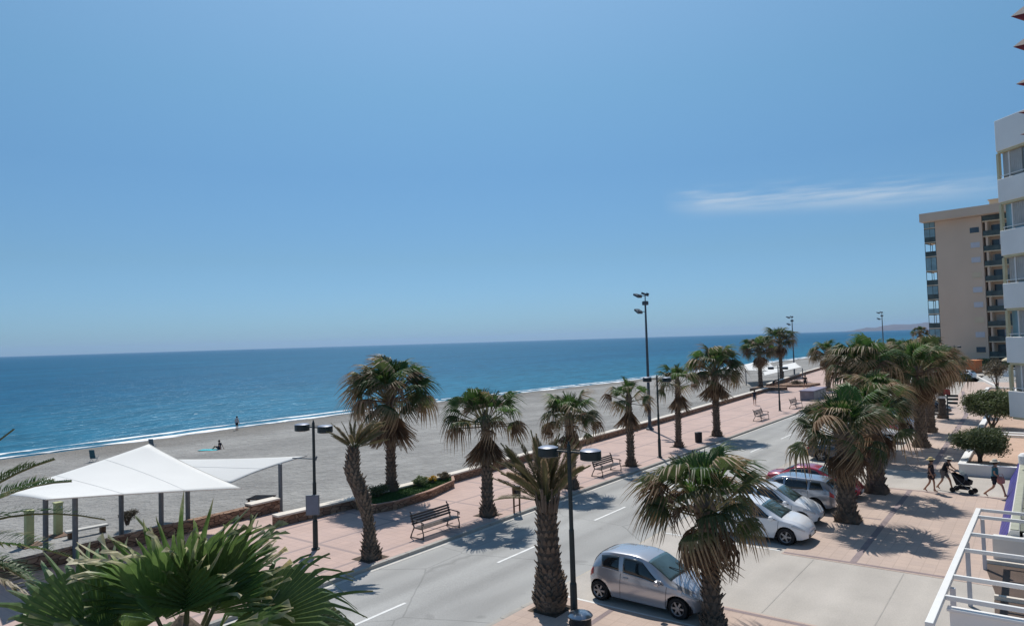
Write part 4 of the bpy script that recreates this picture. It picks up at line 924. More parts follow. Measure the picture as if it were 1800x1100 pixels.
# ------------------------------------------------------------------ things on the sand
SZ = lambda x: ZS + (-2.5 - ZS) * max(0, min(1, (-26.5 - x) / 58.5)) ** .9
root = empty('stone_bench', (-39.2, 15.3, SZ(-39.2)), 1.47, label='low white slab bench on the sand beneath the peaked sail', cat='bench')
b = MB(); b.box((0, 0, .36), (1.9, .38, .09)); b.build('slab', M['concrete'], root, bevel=.01)
for s_ in (-1, 1): b = MB(); b.box((s_ * .72, 0, .155), (.22, .32, .31)); b.build('leg', M['wood'], root)
for x, y, l in ((-39.96, 13.0, 'pale yellow shower post nearer the left edge of the beach'), (-40.9, 14.6, 'pale yellow shower post behind the first, by the slab bench')):
    root = empty('beach_shower', (x, y, SZ(x)), label=l, cat='beach shower', group='pale yellow beach showers'); b = MB(); b.box((0, 0, .8), (.34, .34, 1.6)); b.box((0, 0, 1.64), (.4, .4, .07)); b.build('column', M['yellowpost'], root, bevel=.015)
    b = MB(); b.tube([(.17, 0, 1.45), (.42, 0, 1.5), (.44, 0, 1.42)], .02, 6); b.build('shower_arm', M['steel'], root); b = MB(); b.box((.3, 0, .03), (1.0, .9, .05)); b.build('duckboard', M['wood'], root)
root = empty('wooden_gate_frame', (-33.1, 20.6, SZ(-33.1)), .5, label='brown wooden railing structure on the sand just beyond the gap in the wall', cat='railing')
for (x, y) in ((0, 0), (.95, 0), (0, .8), (.95, .8)): b = MB(); b.box((x, y, .62), (.09, .09, 1.25)); b.build('post', M['wood'], root)
for z in (.45, .62, .8, 1.02):
    b = MB(); b.box((.475, -.06, z), (1.1, .035, .11)); b.build('board', M['wood'], root); b = MB(); b.box((.475, .86, z), (1.1, .035, .11)); b.build('board', M['wood'], root)
b = MB(); b.box((.475, .4, 1.27), (1.15, 1.0, .05)); b.build('top_board', M['wood'], root)
def lounger(x, y, rz, label, c):
    root = empty('beach_chair', (x, y, SZ(x)), rz, label=label, cat='beach chair', group='folding beach chairs by the waterline'); m_ = mat('chair_cloth', c, .8)
    b = MB(); b.box((0, 0, .32), (.5, .5, .03)); b.build('seat', m_, root); b = MB(); b.box((-.30, 0, .72), (.03, .5, .85), M=Matrix.Rotation(-.22, 3, 'Y')); b.build('backrest', m_, root)
    for s_ in (-1, 1): b = MB(); b.tube([(.28, s_ * .27, 0), (-.28, s_ * .27, .55)], .02, 6); b.tube([(-.28, s_ * .27, 0), (.28, s_ * .27, .52), (-.2, s_ * .27, .58)], .02, 6); b.build('side_frame', M['steel'], root)
lounger(-71.6, 28.6, 2.2, 'teal folding chair standing near the water above the peaked sail', (.03, .10, .13)); lounger(-74.9, 35.6, 2.2, 'small grey folding chair right behind the sail peak', (.10, .14, .17))
b = MB(); vs = []; b.box((0, 0, .02), (2.0, .95, .03)); o = b.build('beach_towel', M['towel'], loc=(-66.9, 37.4, SZ(-66.9) + .02)); o.rotation_euler.z = .55; tag(o, 'turquoise towel spread on the sand under the sitting bather', 'towel')

# ------------------------------------------------------------------ raised lawn bed with tiled edge
bed = [(-27.35, 22.7), (-25.75, 22.45), (-25.35, 23.6), (-25.55, 26.3), (-26.3, 28.9), (-27.3, 29.9)]
root = empty('lawn_bed', (-26.4, 26, 0), label='raised six-sided lawn bed with a low brown wall against the beach wall', cat='planting bed'); o0 = Vector((-26.4, 26))
pin = [(Vector(p) - o0) for p in bed]; cen = sum(pin, Vector((0, 0))) / len(pin)
for i in range(len(pin) - 1):
    a, e = pin[i], pin[i + 1]; ai, ei = a.lerp(cen, .2 / (a - cen).length), e.lerp(cen, .2 / (e - cen).length); gp = (e - a).normalized() * .004
    b = MB(); b.prism([a + gp, e - gp, ei - gp, ai + gp], 0, .36); b.build('wall', M['stone'], root)
    ao, eo = a + (a - cen).normalized() * .05, e + (e - cen).normalized() * .05; b = MB(); b.prism([ao + gp, eo - gp, ei - gp, ai + gp], .362, .42); b.build('coping', mat('brick_coping', (.36, .22, .16), .85) if i == 0 else bpy.data.materials['brick_coping'], root)
b = MB(); b.prism([p.lerp(cen, .2 / (p - cen).length) for p in pin], .02, .355); lw = b.build('lawn', M['grass'], root)
vs = []; fs = []; r = random.Random(5); pl = [p.lerp(cen, .25 / (p - cen).length) for p in pin]
def inside(x, y):
    c = False
    for i in range(len(pl)):
        a, e = pl[i], pl[i - 1]
        if (a[1] > y) != (e[1] > y) and x < (e[0] - a[0]) * (y - a[1]) / (e[1] - a[1]) + a[0]: c = not c
    return c
while len(fs) < 9000:
    x, y = r.uniform(-1.1, 1.2), r.uniform(-3.6, 4)
    if not inside(x, y): continue
    a = r.uniform(0, 6.3); h = r.uniform(.03, .09); dx, dy = math.cos(a) * .012, math.sin(a) * .012; n0 = len(vs); vs += [(x - dx, y - dy, .355), (x + dx, y + dy, .355), (x + dy * 2, y + dx * 2, .355 + h)]; fs.append((n0, n0 + 1, n0 + 2))
b = MB(); b.add(vs, fs); tag(b.build('grass_blades', M['grass'], root), kind='stuff')
# low bed around the far palm
b = MB(); b.prism([(-1.5, -1.9), (2.6, 1.5), (2.0, 3.0), (-1.8, 2.4)], 0, .42); o = b.build('planting_bed', M['stone'], loc=(-31.2, 99.0, 0)); tag(o, 'low stone bed around the foot of the far palm', 'planting bed')
b = MB(); b.prism([(-2, -3.0), (2.6, -1.5), (3.0, 3.0), (-1.8, 4)], 0, .30); o = b.build('planting_bed', M['stone'], loc=(-29.9, 108.5, 0)); tag(o, 'low brown bed with tufts beyond the far palm', 'planting bed')
shrub('bed_shrub', -29.6, 109, .28, 1.0, .35, .35, 'small tufted shrub in the brown bed near the distant sails', M['shrub_dry'], 1200, seed=41, trunkh=.2, leaf=.07)
# covered kiosk on the far promenade
root = empty('covered_stall', (-22.3, 88.9, 0), .02, label='grey boarded stall box standing on the promenade beyond the benches', cat='stall')
b = MB(); b.box((0, 0, .55), (1.5, 6.4, 1.1)); b.build('body', mat('grey_boards', (.22, .20, .22), .8, var=.2, scale=2), root); b = MB(); b.box((0, 0, 1.13), (1.7, 6.7, .08)); b.build('roof', mat('purple_grey_cover', (.20, .19, .26), .8), root)
for k in range(4): b = MB(); b.box((.76, -2.4 + k * 1.6, .55), (.03, 1.45, .9)); b.build('shutter_panel', M['polegrey'], root)
for x, y, r_ in ((-23.6, 42.2, .34), (-22.6, 56.0, .34), (-24.8, 31.5, .3), (-17.9, 44.5, .34)):
    b = MB(); z_ = .0 if x < -20 else -.10; b.lathe([(r_, z_ - .02), (r_, z_ + .006), (.01, z_ + .008)], (x, y, 0), 24); tag(b.build('manhole_cover', M['band']), kind='structure')
# tree pits
for x, y in ((-7.6, 18.95), (-6.9, 32.1), (-6.9, 38.4), (-6.9, 54.6), (-12.05, 17.35), (-20.8, 25.1), (-20.6, 32), (-20.85, 39.3), (-21.3, 47.5), (-20.9, 53.9), (-20.55, 17.8)):
    b = MB(); 
    if y < 18.5 or x < -20 or y > 26: b.box((x, y, .004), (1.0, 1.0, .008)); tag(b.build('tree_pit', M['soil']), kind='structure')

# ------------------------------------------------------------------ pergola frame, tiled garden wall and terrace at the right edge
root = empty('pergola', (-2.05, 16, 0), label='white metal pergola frame with open cross bars in the bottom right corner', cat='pergola')
zt = lambda y: 2.24 - .0367 * (y - 16)
M['perg'] = mat('white_metal', (.82, .80, .76), .35, var=.03)
b = MB(); b.box((0, 6.5, zt(22.5) - .07), (.15, 13.1, .12), M=Matrix.Rotation(-.0367, 3, 'X')); b.build('side_beam', M['perg'], root, bevel=.012)
b = MB(); b.box((0, 0, zt(16) + .05), (.15, 2, .12)); 
for k, y in enumerate((29.05, 27.75, 24.9, 22.75, 19.85, 18.05)):
    b = MB(); b.box((3.6, y - 16, zt(y) - .07), (7.05, .09, .10)); b.build('cross_bar', M['perg'], root, bevel=.01)
for k, (x, y) in enumerate(((.12, 27.9), (-.02, 24.03), (.05, 19.2))):
    b = MB(); b.box((x + .05, y - 16, (zt(y) - .15) / 2), (.11, .11, zt(y) - .17)); b.build('post', M['polegrey'] if 0 else mat('grey_white_post', (.48, .49, .53), .5), root)
root = empty('screen_wall', (-1.95, 18.0, 0), label='off-white panelled screen wall under the near end of the pergola', cat='wall')
b = MB(); b.box((3.5, 0, .92), (6.9, .16, 1.84)); b.build('wall_body', M['render'], root); b = MB(); b.box((3.5, 0, 1.88), (7.0, .24, .06)); b.build('coping', M['white'], root, bevel=.01)
for k in range(4): b = MB(); b.box((1.15 + k * 1.65, -.085, .92), (1.35, .02, 1.35)); b.build('panel', M['polegrey'] if 0 else M['shutter'], root)
b = MB(); b.prism([(-1.45, 25.2), (8, 25.2), (8, 28.6), (-1.95, 28.6)], -.02, .012); tag(b.build('terrace_floor', M['brownfloor']), kind='structure')
b = MB(); b.prism([(-1.2, 19.5), (8, 19.5), (8, 24.9), (-1.5, 24.9)], -.02, .014); tag(b.build('terrace_floor', M['brownfloor']), kind='structure')
b = MB(); b.box((3, 25.05, .06), (9.0, .14, .12)); b.box((3, 28.7, .06), (9.8, .14, .12)); tag(b.build('terrace_step', M['coping']), 'pair of', 'step'); 
o = b_ = bpy.data.objects['terrace_step']; tag(o, kind='structure'); del o['label']; del o['category']
root = empty('garden_wall', (-1.72, 29.3, 0), label='garden wall with a strip of glazed dark blue tiles along its street side', cat='wall')
b = MB(); b.prism([(.0, 0), (4.5, 0), (4.5, .5), (.02, .5)], 0, .74); b.build('end_block', M['planter_white'], root)
b = MB()
vs = [(.02, .55, 0), (.02, 17, 0), (.50, 17, .92), (.50, .55, .92), (.76, 17, .92), (.76, .55, .92), (.76, 17, 0), (.76, .55, 0)]
b.add(vs, [(0, 1, 2, 3)[::-1], (3, 2, 4, 5)[::-1], (5, 4, 6, 7)[::-1], (0, 3, 5, 7)[::-1], (1, 6, 4, 2)[::-1]]); b.build('wall_body', M['planter_white'], root)
nrm = Vector((-.92, 0, .48)).normalized()
for k in range(17):
    b = MB(); c = Vector((.24, 1.05 + k * .97, .41)) + nrm * .012; Mx = Matrix((Vector((.48, 0, .92)).normalized(), Vector((0, 1, 0)), nrm)).transposed(); b.box(c, (.88, .93, .02), M=Mx); b.build('tile', M['blue_tile'], root)
b = MB(); b.box((.62, 8.8, .935), (.24, 16.4, .03)); b.build('coping', mat('grey_green_coping', (.34, .35, .28), .8), root)
for k in range(8): b = MB(); b.box((1.15, 1.6 + k * 1.9, .88), (.75, 1.75, .04)); b.build('slab', mat('taupe_slab', (.16, .17, .13), .5) if k == 0 else bpy.data.materials['taupe_slab'], root)
b = MB(); b.box((1.20, 8.8, .42), (.7, 16.5, .84)); b.build('inner_wall', M['planter_white'], root)
root = empty('gate_pillar', (-.95, 42.6, 0), label='white gate wall with a rounded bright cap, right of the walking man', cat='wall')
b = MB(); b.box((2.0, 0, .78), (4.0, .5, 1.56)); b.build('wall_body', M['render'], root); b = MB(); b.box((2.0, 0, 1.6), (4.1, .6, .09)); b.build('coping', M['white'], root, bevel=.02); b = MB(); b.lathe([(.26, 1.2), (.30, 1.25), (.30, 1.62), (.2, 1.74), (.02, 1.78)], (-.0, -.1, 0), 14); smooth_angle(b.build('cap', M['white'], root))

# scalloped awning edge, upper right
root = empty('awning', (-.02, 4.1, 9.1), label='edge of a maroon and white scalloped awning at the top right corner', cat='awning')
sc_ = [(4.02, 9.66, .05), (4.20, 9.52, .10), (4.36, 9.42, .10), (4.62, 9.30, .075), (4.85, 9.20, .06), (5.05, 9.12, .05)]
for k, (y, z, s_) in enumerate(sc_):
    y -= 4.1; z -= 9.1
    tip = (-.03, y, z); h = s_ * 1.15
    for mm, sgn, nm in ((M['canvas'], 1, 'scallop_top'), (M['maroon'], -1, 'scallop_underside')):
        b = MB(); vs = [tip, (.16, y - .03, z + sgn * h), (.30, y, z), (.16, y + .10, z + sgn * h * .9), (.3, y + .1, z)]; b.add(vs, [(0, 1, 2), (0, 3, 1), (0, 2, 4), (1, 3, 4, 2), (0, 4, 3)]); b.build('scallop', mm, root)
b = MB(); b.box((1.2, .4, .75), (1.9, 2.6, .05), M=Matrix.Rotation(-.35, 3, 'Y')); b.build('canopy', M['maroon'], root)
b = MB(); b.tube([(.28, -.4, .62), (.28, 1.3, -.05)], .03, 8); b.build('front_bar', M['white'], root)

# ------------------------------------------------------------------ far right: hoarding, cafe, parked cars
root = empty('hoarding', (-11.0, 146, 0), -.25, label='orange boarded hut between the street and the beige tower', cat='hut')
b = MB(); b.box((0, 1, 1.05), (3.4, 3, 2.1)); b.build('body', M['terracotta'], root); b = MB(); b.box((0, 1, 2.16), (3.7, 3.3, .12)); b.build('roof', mat('orange_roof', (.62, .24, .10), .8), root)
for k in range(6): b = MB(); b.box((-1.4 + k * .56, -.52, 1.05), (.5, .03, 1.95)); b.build('board', M['terracotta'], root)
def parasol(x, y, r_, h, c, label):
    root = empty('parasol', (x, y, 0), label=label, cat='parasol', group='cafe parasols'); b = MB(); b.tube([(0, 0, 0), (0, 0, h)], .04, 6); b.build('pole', M['wood'], root)
    b = MB(); b.lathe([(r_, h - .55), (r_ * .5, h - .2), (.05, h)], n=8); b.lathe([(r_, h - .56), (r_, h - .75)], n=8); b.build('canopy', c, root)
sandy = mat('cream_parasol', (.62, .52, .36), .85)
parasol(-4.55, 142.6, 1.15, 2.9, sandy, 'large cream parasol over the cafe tables by the white block'); parasol(-13.4, 142, 1.5, 2.4, sandy, 'small pale parasol left of the orange hut'); parasol(-15.8, 128, 1.4, 2.3, sandy, 'second small pale parasol, partly behind the palm row')
root = empty('cafe_wall', (-2.2, 136.0, 0), label='pale grey terrace wall in front of the cafe tables', cat='wall'); b = MB(); b.box((0, 0, .5), (6.4, .3, 1.0)); b.build('wall_body', M['render'], root)
def cafe_set(x, y, label):
    root = empty('cafe_table', (x, y, .0), label=label, cat='cafe table', group='white cafe tables behind the terrace wall'); b = MB(); b.lathe([(.45, 1.20), (.45, 1.24)], n=12); b.tube([(0, 0, 0), (0, 0, 1.2)], .04, 6); b.build('table', M['white'], root)
for i, x in enumerate((-5.0, -3.6, -2.2, -.8)): cafe_set(x, 137.5 + (i % 2), ['leftmost white cafe table behind the terrace wall', 'second white cafe table behind the terrace wall', 'third white cafe table behind the terrace wall', 'white cafe table nearest the apartment block'][i])
def plastic_chair(x, y, rz, label):
    root = empty('cafe_chair', (x, y, .45), rz, label=label, cat='chair', group='white cafe chairs'); b = MB(); b.box((0, 0, .42), (.45, .45, .04)); b.build('seat', M['white'], root); b = MB(); b.box((-.22, 0, .72), (.04, .45, .55)); b.build('backrest', M['white'], root)
    for a, c in ((1, 1), (1, -1), (-1, 1), (-1, -1)): b = MB(); b.box((a * .19, c * .19, .2), (.04, .04, .4)); b.build('leg', M['white'], root)
for i, (x, y) in enumerate(((-5.7, 136.9), (-4.4, 137.2), (-3.0, 136.9), (-1.6, 137.4), (-.4, 137))): plastic_chair(x, y, i * 1.1, ['leftmost white cafe chair', 'white cafe chair between the first two tables', 'white cafe chair between the middle tables', 'white cafe chair beside the third table', 'white cafe chair nearest the apartment block'][i])

# ------------------------------------------------------------------ cars (lofted bodies)
def pch(tab, x):
    """smooth interpolation through a table of (x, value)"""
    if x <= tab[0][0]: return tab[0][1]
    if x >= tab[-1][0]: return tab[-1][1]
    for i in range(len(tab) - 1):
        if x <= tab[i + 1][0]:
            x0, y0 = tab[i]; x1, y1 = tab[i + 1]; h = x1 - x0; t = (x - x0) / h; d = (y1 - y0) / h
            dl = (y0 - tab[i - 1][1]) / (x0 - tab[i - 1][0]) if i > 0 else d
            dr = (tab[i + 2][1] - y1) / (tab[i + 2][0] - x1) if i + 2 < len(tab) else d
            m0 = 0 if dl * d <= 0 else 2 * dl * d / (dl + d); m1 = 0 if dr * d <= 0 else 2 * dr * d / (dr + d)
            return y0 * (2 * t ** 3 - 3 * t * t + 1) + m0 * h * (t ** 3 - 2 * t * t + t) + y1 * (3 * t * t - 2 * t ** 3) + m1 * h * (t ** 3 - t * t)
M['carglass'] = mat('car_glass', (.012, .018, .022), .06, spec=.8, var=.2)
M['windscreen'] = mat('windscreen_glass', (.05, .085, .09), .05, spec=1.0, var=.3, scale=2)
M['tyre'] = M['rubber']; M['rim'] = mat('alloy_rim', (.30, .30, .31), .4, metal=.6, var=.1)
M['headlight'] = mat('headlight', (.55, .57, .6), .15, var=.1, spec=.8); M['taillight'] = mat('taillight', (.42, .03, .03), .2, var=.1, spec=.7)
M['plate'] = mat('number_plate', (.7, .7, .68), .5)
def make_car(P, paint, label, group='cars parked in the bays'):
    """P: tables along the length (x forward): roof z, belt z, half width, roof half width; window spans"""
    root = empty('parked_car', (0, 0, 0), label=label, cat='car', group=group)
    x0, x1 = P['len']; r_w = P['wheel_r']; fx, rx = P['axles']
    def section(x, u):
        """u 0..1: sill to belt; 1..2: belt to roof edge; 2..3: roof edge to centre line. returns (y, z) for the left half"""
        W = pch(P['w'], x); zb = pch(P['belt'], x); zr = pch(P['roof'], x); Wr = min(W * .97, pch(P['wr'], x)); zs = pch(P['sill'], x)
        cab = max(0.0, min(1.0, (zr - zb) / .25))
        if u <= 1:
            z = zs + (zb - zs) * u; bulge = math.sin(min(1, u * 1.08) * PI * .62 + .35); y = W * (.90 + .10 * bulge) - .015 * (1 - u) - .03 * max(0, u - .75) * 4 * (.5)
            return y, z
        yb = section(x, 1.0)[0] if u > 1 else 0
        ze = zr - .05 * cab - .03 * (1 - cab)
        if u <= 2:
            k = u - 1; y = yb + (Wr - yb) * k; z = zb + (ze - zb) * k; y += .03 * math.sin(k * PI) * cab; return y, z
        k = u - 2; return Wr * math.cos(k * PI / 2) ** .75 if k < 1 else 0.0, ze + (zr - ze) * math.sin(k * PI / 2)
    xs = [x0 + (x1 - x0) * i / 46 for i in range(47)]; us = [0, .12, .3, .5, .68, .82, .93, 1.0, 1.12, 1.35, 1.6, 1.85, 2.0, 2.1, 2.25, 2.45, 2.7, 3.0]
    def arch(x, z):
        for a in (fx, rx):
            d = math.hypot(x - a, z - r_w)
            if d < r_w + .055: return True
        return False
    vs = []; fs = []; nu = len(us)
    for x in xs:
        row = []
        for u in us: y, z = section(x, u); row.append((x, y, z))
        full = row + [(a, -b_, c) for a, b_, c in row[-2::-1]]; vs += full
    nf = 2 * nu - 1
    # pull vertices that fall in a wheel arch onto its rim
    vv = []
    for (x, y, z) in vs:
        for a in (fx, rx):
            d = math.hypot(x - a, z - r_w); R = r_w + .06
            if d < R and z < r_w * 2 + .1 and abs(y) > .4:
                dz = math.sqrt(max(0, R * R - (x - a) ** 2)); z = r_w + dz
        vv.append((x, y, z))
    for i in range(len(xs) - 1):
        for k in range(nf - 1): a = i * nf + k; fs.append((a, a + nf, a + nf + 1, a + 1))
    fs.append(tuple(range(nf))); fs.append(tuple((len(xs) - 1) * nf + k for k in range(nf))[::-1])
    b = MB(); b.add(vv, fs); body = b.build('body', paint, root); smooth_angle(body, 40)
    # floor pan and arch liners
    b = MB(); b.box(((x0 + x1) / 2, 0, .30), (x1 - x0 - .5, 1.30, .22)); b.build('underbody', M['black'], root)
    for a in (fx, rx):
        for s_ in (-1, 1):
            yw = pch(P['w'], a) - .10
            Mx = Matrix.Rotation(PI / 2, 3, 'X')
            b = MB(); b.lathe([(r_w + .05, -.12), (r_w + .05, .10)], (a, s_ * (yw - .10), r_w + .01), 24, M=Mx, cap=False); b.lathe([(r_w + .05, 0), (.02, .002)], (a, s_ * (yw - .22), r_w + .01), 24, M=Mx, cap=False); b.build('arch_liner', M['black'], root)
            e_ = empty('wheel', (a, s_ * (yw - .02), r_w)); e_.parent = root
            b = MB(); b.lathe([(r_w * .62, -.10), (r_w * .95, -.10), (r_w, -.07), (r_w, .07), (r_w * .95, .10), (r_w * .62, .10)], n=28, M=Mx, cap=False); smooth_angle(b.build('tyre', M['tyre'], e_))
            b = MB(); yo = s_ * .085
            b.lathe([(r_w * .66, -.05), (r_w * .66, .03), (r_w * .58, .0)] if s_ < 0 else [(r_w * .66, .05), (r_w * .66, -.03), (r_w * .58, 0)], (0, yo, 0), 24, M=Mx, cap=False); b.lathe([(r_w * .62, 0), (.0, .001)], (0, yo * .45, 0), 20, mi=1, M=Mx, cap=False); b.lathe([(.065, -.03), (.065, .03), (.0, .032)], (0, yo * 1.02, 0), 12, M=Mx)
            for k in range(P.get('spokes', 6)):
                t_ = k * 2 * PI / P.get('spokes', 6); b.box((math.cos(t_) * r_w * .35, yo, math.sin(t_) * r_w * .35), (r_w * .56, .03, .055), M=Matrix.Rotation(-t_, 3, 'Y'))
            b.build('rim', [M['rim'], M['black']], e_)
    def glass(name, mm, f, nx, ny, off=.006, parent=root):
        """f(s, t) -> point on the body; the normal is taken numerically and the patch set just proud"""
        vs = []; fs = []
        for j in range(ny + 1):
            for i in range(nx + 1):
                s_, t_ = i / nx, j / ny; p = Vector(f(s_, t_)); du = Vector(f(min(1, s_ + .01), t_)) - Vector(f(max(0, s_ - .01), t_)); dv = Vector(f(s_, min(1, t_ + .01))) - Vector(f(s_, max(0, t_ - .01)))
                n_ = du.cross(dv).normalized(); c_ = Vector((p.x - (x0 + x1) / 2, p.y, p.z - .6))
                if n_.dot(c_) < 0: n_.negate()
                vs.append(p + n_ * off)
        for j in range(ny):
            for i in range(nx): a = j * (nx + 1) + i; fs.append((a, a + 1, a + nx + 2, a + nx + 1))
        b = MB(); b.add(vs, fs); o = b.build(name, mm, parent, smooth=True); sd_ = o.modifiers.new('s', 'SOLIDIFY'); sd_.thickness = .008; return o
    for (xa_b, xb_b, xa_t, xb_t) in P['side']:
        for s_ in (-1, 1):
            def f(a, t):
                xx = (xa_b + (xb_b - xa_b) * a) * (1 - t) + (xa_t + (xb_t - xa_t) * a) * t; y, z = section(xx, 1.07 + .80 * t); return (xx, s_ * y, z)
            w_ = glass('side_window', M['carglass'], f, 12, 5)
        for s_ in (-1, 1):
            def f(a, t): xx = xa_b + (xb_b - xa_b) * a; y, z = section(xx, 1.0 + .055 * t); return (xx, s_ * y, z)
            glass('window_trim', M['steel'], f, 10, 1, .008)
    for nm, (xl, xh), mm in (('windscreen', P['ws'], M['windscreen']), ('rear_window', P['rw'], M['carglass'])):
        def f(a, t):
            xx = xl + (xh - xl) * t; u = 2.18 + .82 * 1
            sgn = a * 2 - 1; k = 1 - abs(sgn) * .84; y, z = section(xx, 2 + k); return (xx, math.copysign(y, sgn) if abs(sgn) > 1e-6 else 0, z)
        glass(nm, mm, f, 16, 8)
    # lights, mirrors, handles, plates, panel gaps
    for s_ in (-1, 1):
        def f(a, t): xx = x1 - .10 - .42 * a; y, z = section(xx, .80 + .18 * t); return (xx, s_ * y, z)
        glass('headlight', M['headlight'], f, 6, 2, .01)
        def f(a, t): xx = x0 + .03 + .16 * a; y, z = section(xx, .72 + .26 * t); return (xx, s_ * y, z)
        glass('taillight', M['taillight'], f, 4, 3, .01)
        y, z = section(P['mirror'], 1.05); b = MB(); b.lathe([(.02, -.09), (.085, -.06), (.10, .02), (.07, .09), (.02, .10)], (P['mirror'], s_ * (y + .12), z + .06), 12, M=Matrix.Rotation(PI / 2, 3, 'X')); smooth_angle(b.build('door_mirror', paint, root))
        for xg in P['gaps']:
            def f(a, t): xx = xg - .006 + .012 * a - .06 * (1 - t); y, z = section(xx, .06 + .92 * t); return (xx, s_ * y, z)
            glass('door_gap', M['black'], f, 1, 10, .002)
        for xg in P['handles']:
            y, z = section(xg, .86); b = MB(); b.box((xg, s_ * (y + .018), z), (.17, .03, .03)); b.build('door_handle', M['steel'], root, bevel=.006)
    zn = section(x1, .45)[1]; b = MB(); b.box((x1 + .012, 0, zn), (.02, .5, .12)); b.build('number_plate', M['plate'], root)
    b = MB(); b.box((x0 - .012, 0, section(x0, .6)[1]), (.02, .5, .12)); b.build('number_plate', M['plate'], root)
    b = MB(); b.box((x1 - .03, 0, section(x1, .22)[1]), (.08, .95, .12)); b.build('grille', M['black'], root)
    xw = P['ws'][0]; zw = pch(P['roof'], xw)
    for s_ in (-1, 1): b = MB(); q = [(xw + .03, s_ * .05 + .25, zw + .03), (xw - .30 * 1, s_ * .25 + .1, pch(P['roof'], xw - .30) + .02)]; b.tube(q, .012, 5); b.build('wiper', M['black'], root)
    return root
HATCH = dict(len=(-1.72, 1.92), axles=(1.27, -1.33), wheel_r=.30, spokes=6, w=[(-1.72, .66), (-1.55, .77), (-1.2, .81), (0, .815), (1.1, .81), (1.55, .74), (1.8, .60), (1.92, .46)],
    wr=[(-1.72, .50), (-1.5, .56), (-.8, .60), (.2, .60), (.75, .62), (1.2, .66), (1.6, .58), (1.92, .30)],
    roof=[(-1.72, .80), (-1.66, 1.02), (-1.5, 1.28), (-1.3, 1.44), (-.9, 1.51), (-.2, 1.53), (.25, 1.45), (.7, 1.22), (1.08, 1.00), (1.4, .90), (1.7, .76), (1.92, .55)],
    belt=[(-1.72, .78), (-1.5, 1.0), (-1.2, 1.02), (0, .93), (.9, .86), (1.1, .86), (1.5, .78), (1.8, .64), (1.92, .50)], sill=[(-1.72, .32), (-1.5, .24), (-1, .20), (1, .20), (1.7, .22), (1.92, .30)],
    side=[(-1.20, -.62, -1.28, -.66), (-.48, .86, -.50, .12)], ws=(1.04, .30), rw=(-1.64, -1.36), mirror=.72, gaps=(-.55, .95), handles=(-.38,))
ESTATE = dict(len=(-2.15, 2.1), axles=(1.35, -1.32), wheel_r=.32, spokes=7, w=[(-2.15, .68), (-1.95, .82), (-1.5, .87), (0, .88), (1.3, .87), (1.8, .80), (2.1, .55)],
    wr=[(-2.15, .5), (-1.9, .58), (-1, .64), (.2, .64), (.8, .66), (1.2, .72), (1.8, .62), (2.1, .35)],
    roof=[(-2.15, .84), (-2.08, 1.02), (-1.9, 1.28), (-1.65, 1.42), (-1.0, 1.47), (-.1, 1.50), (.35, 1.42), (.85, 1.18), (1.25, .99), (1.6, .92), (1.9, .80), (2.1, .56)],
    belt=[(-2.15, .82), (-1.9, 1.02), (-1.4, .99), (0, .93), (1.1, .89), (1.6, .82), (1.95, .66), (2.1, .50)], sill=[(-2.15, .34), (-1.9, .25), (-1.2, .21), (1.2, .21), (1.9, .24), (2.1, .30)],
    side=[(-1.72, -1.12, -1.55, -1.15), (-1.02, -.06, -1.05, -.08), (.04, 1.05, .02, .30)], ws=(1.20, .42), rw=(-2.05, -1.78), mirror=.86, gaps=(-1.05, 0.0, 1.1), handles=(-.9, .15))
SALOON = dict(len=(-2.2, 2.15), axles=(1.38, -1.30), wheel_r=.32, spokes=5, w=[(-2.2, .62), (-2.0, .80), (-1.5, .86), (0, .87), (1.3, .86), (1.85, .78), (2.15, .5)],
    wr=[(-2.2, .5), (-1.9, .66), (-1.5, .68), (-.9, .60), (0, .62), (.6, .64), (1.1, .70), (1.8, .62), (2.15, .35)],
    roof=[(-2.2, .80), (-2.1, .98), (-1.8, 1.03), (-1.5, 1.06), (-1.1, 1.28), (-.7, 1.41), (-.2, 1.44), (.25, 1.38), (.75, 1.16), (1.15, .98), (1.6, .90), (1.95, .76), (2.15, .55)],
    belt=[(-2.2, .78), (-2.0, .92), (-1.5, .98), (0, .91), (1.1, .88), (1.6, .81), (1.95, .66), (2.15, .50)], sill=[(-2.2, .34), (-1.9, .25), (-1.2, .21), (1.2, .21), (1.9, .24), (2.15, .30)],
    side=[(-1.15, -.10, -.92, -.12), (.0, .98, -.02, .22)], ws=(1.12, .34), rw=(-1.46, -.82), mirror=.8, gaps=(-1.05, -.05, 1.05), handles=(-.9, .1))
silver = paint_mat('silver_paint', (.50, .50, .53)); white = paint_mat('white_car_paint', (.75, .76, .78), .25, 0); bluesilver = paint_mat('blue_silver_paint', (.34, .38, .45)); red = paint_mat('dark_red_paint', (.40, .03, .05), .22, .1)
dark = paint_mat('dark_blue_paint', (.02, .025, .04), .2, .3); grey = paint_mat('grey_paint', (.16, .17, .18), .3, .4)
def place(c, x, y, rz=0): c.location = (x, y, -.03); c.rotation_euler = (0, 0, rz); return c
c1 = place(make_car(HATCH, silver, 'silver three-door hatchback parked alone beside the nearest lamp post'), -9.86, 19.52, -.034)
c2 = place(make_car(dict(ESTATE, spokes=5), white, 'white car, closest of the parked group, nose towards the pavement'), -9.45, 28.2, .0)
c3 = place(make_car(HATCH, white, 'white small car between the closest white car and the silver-blue estate'), -9.6, 31.0, .0)
c4 = place(make_car(ESTATE, bluesilver, 'silver-blue estate parked with its tail to the pavement'), -9.75, 33.75, PI)
c5 = place(make_car(SALOON, red, 'dark red saloon, farthest of the first parked group'), -9.35, 36.75, .0)
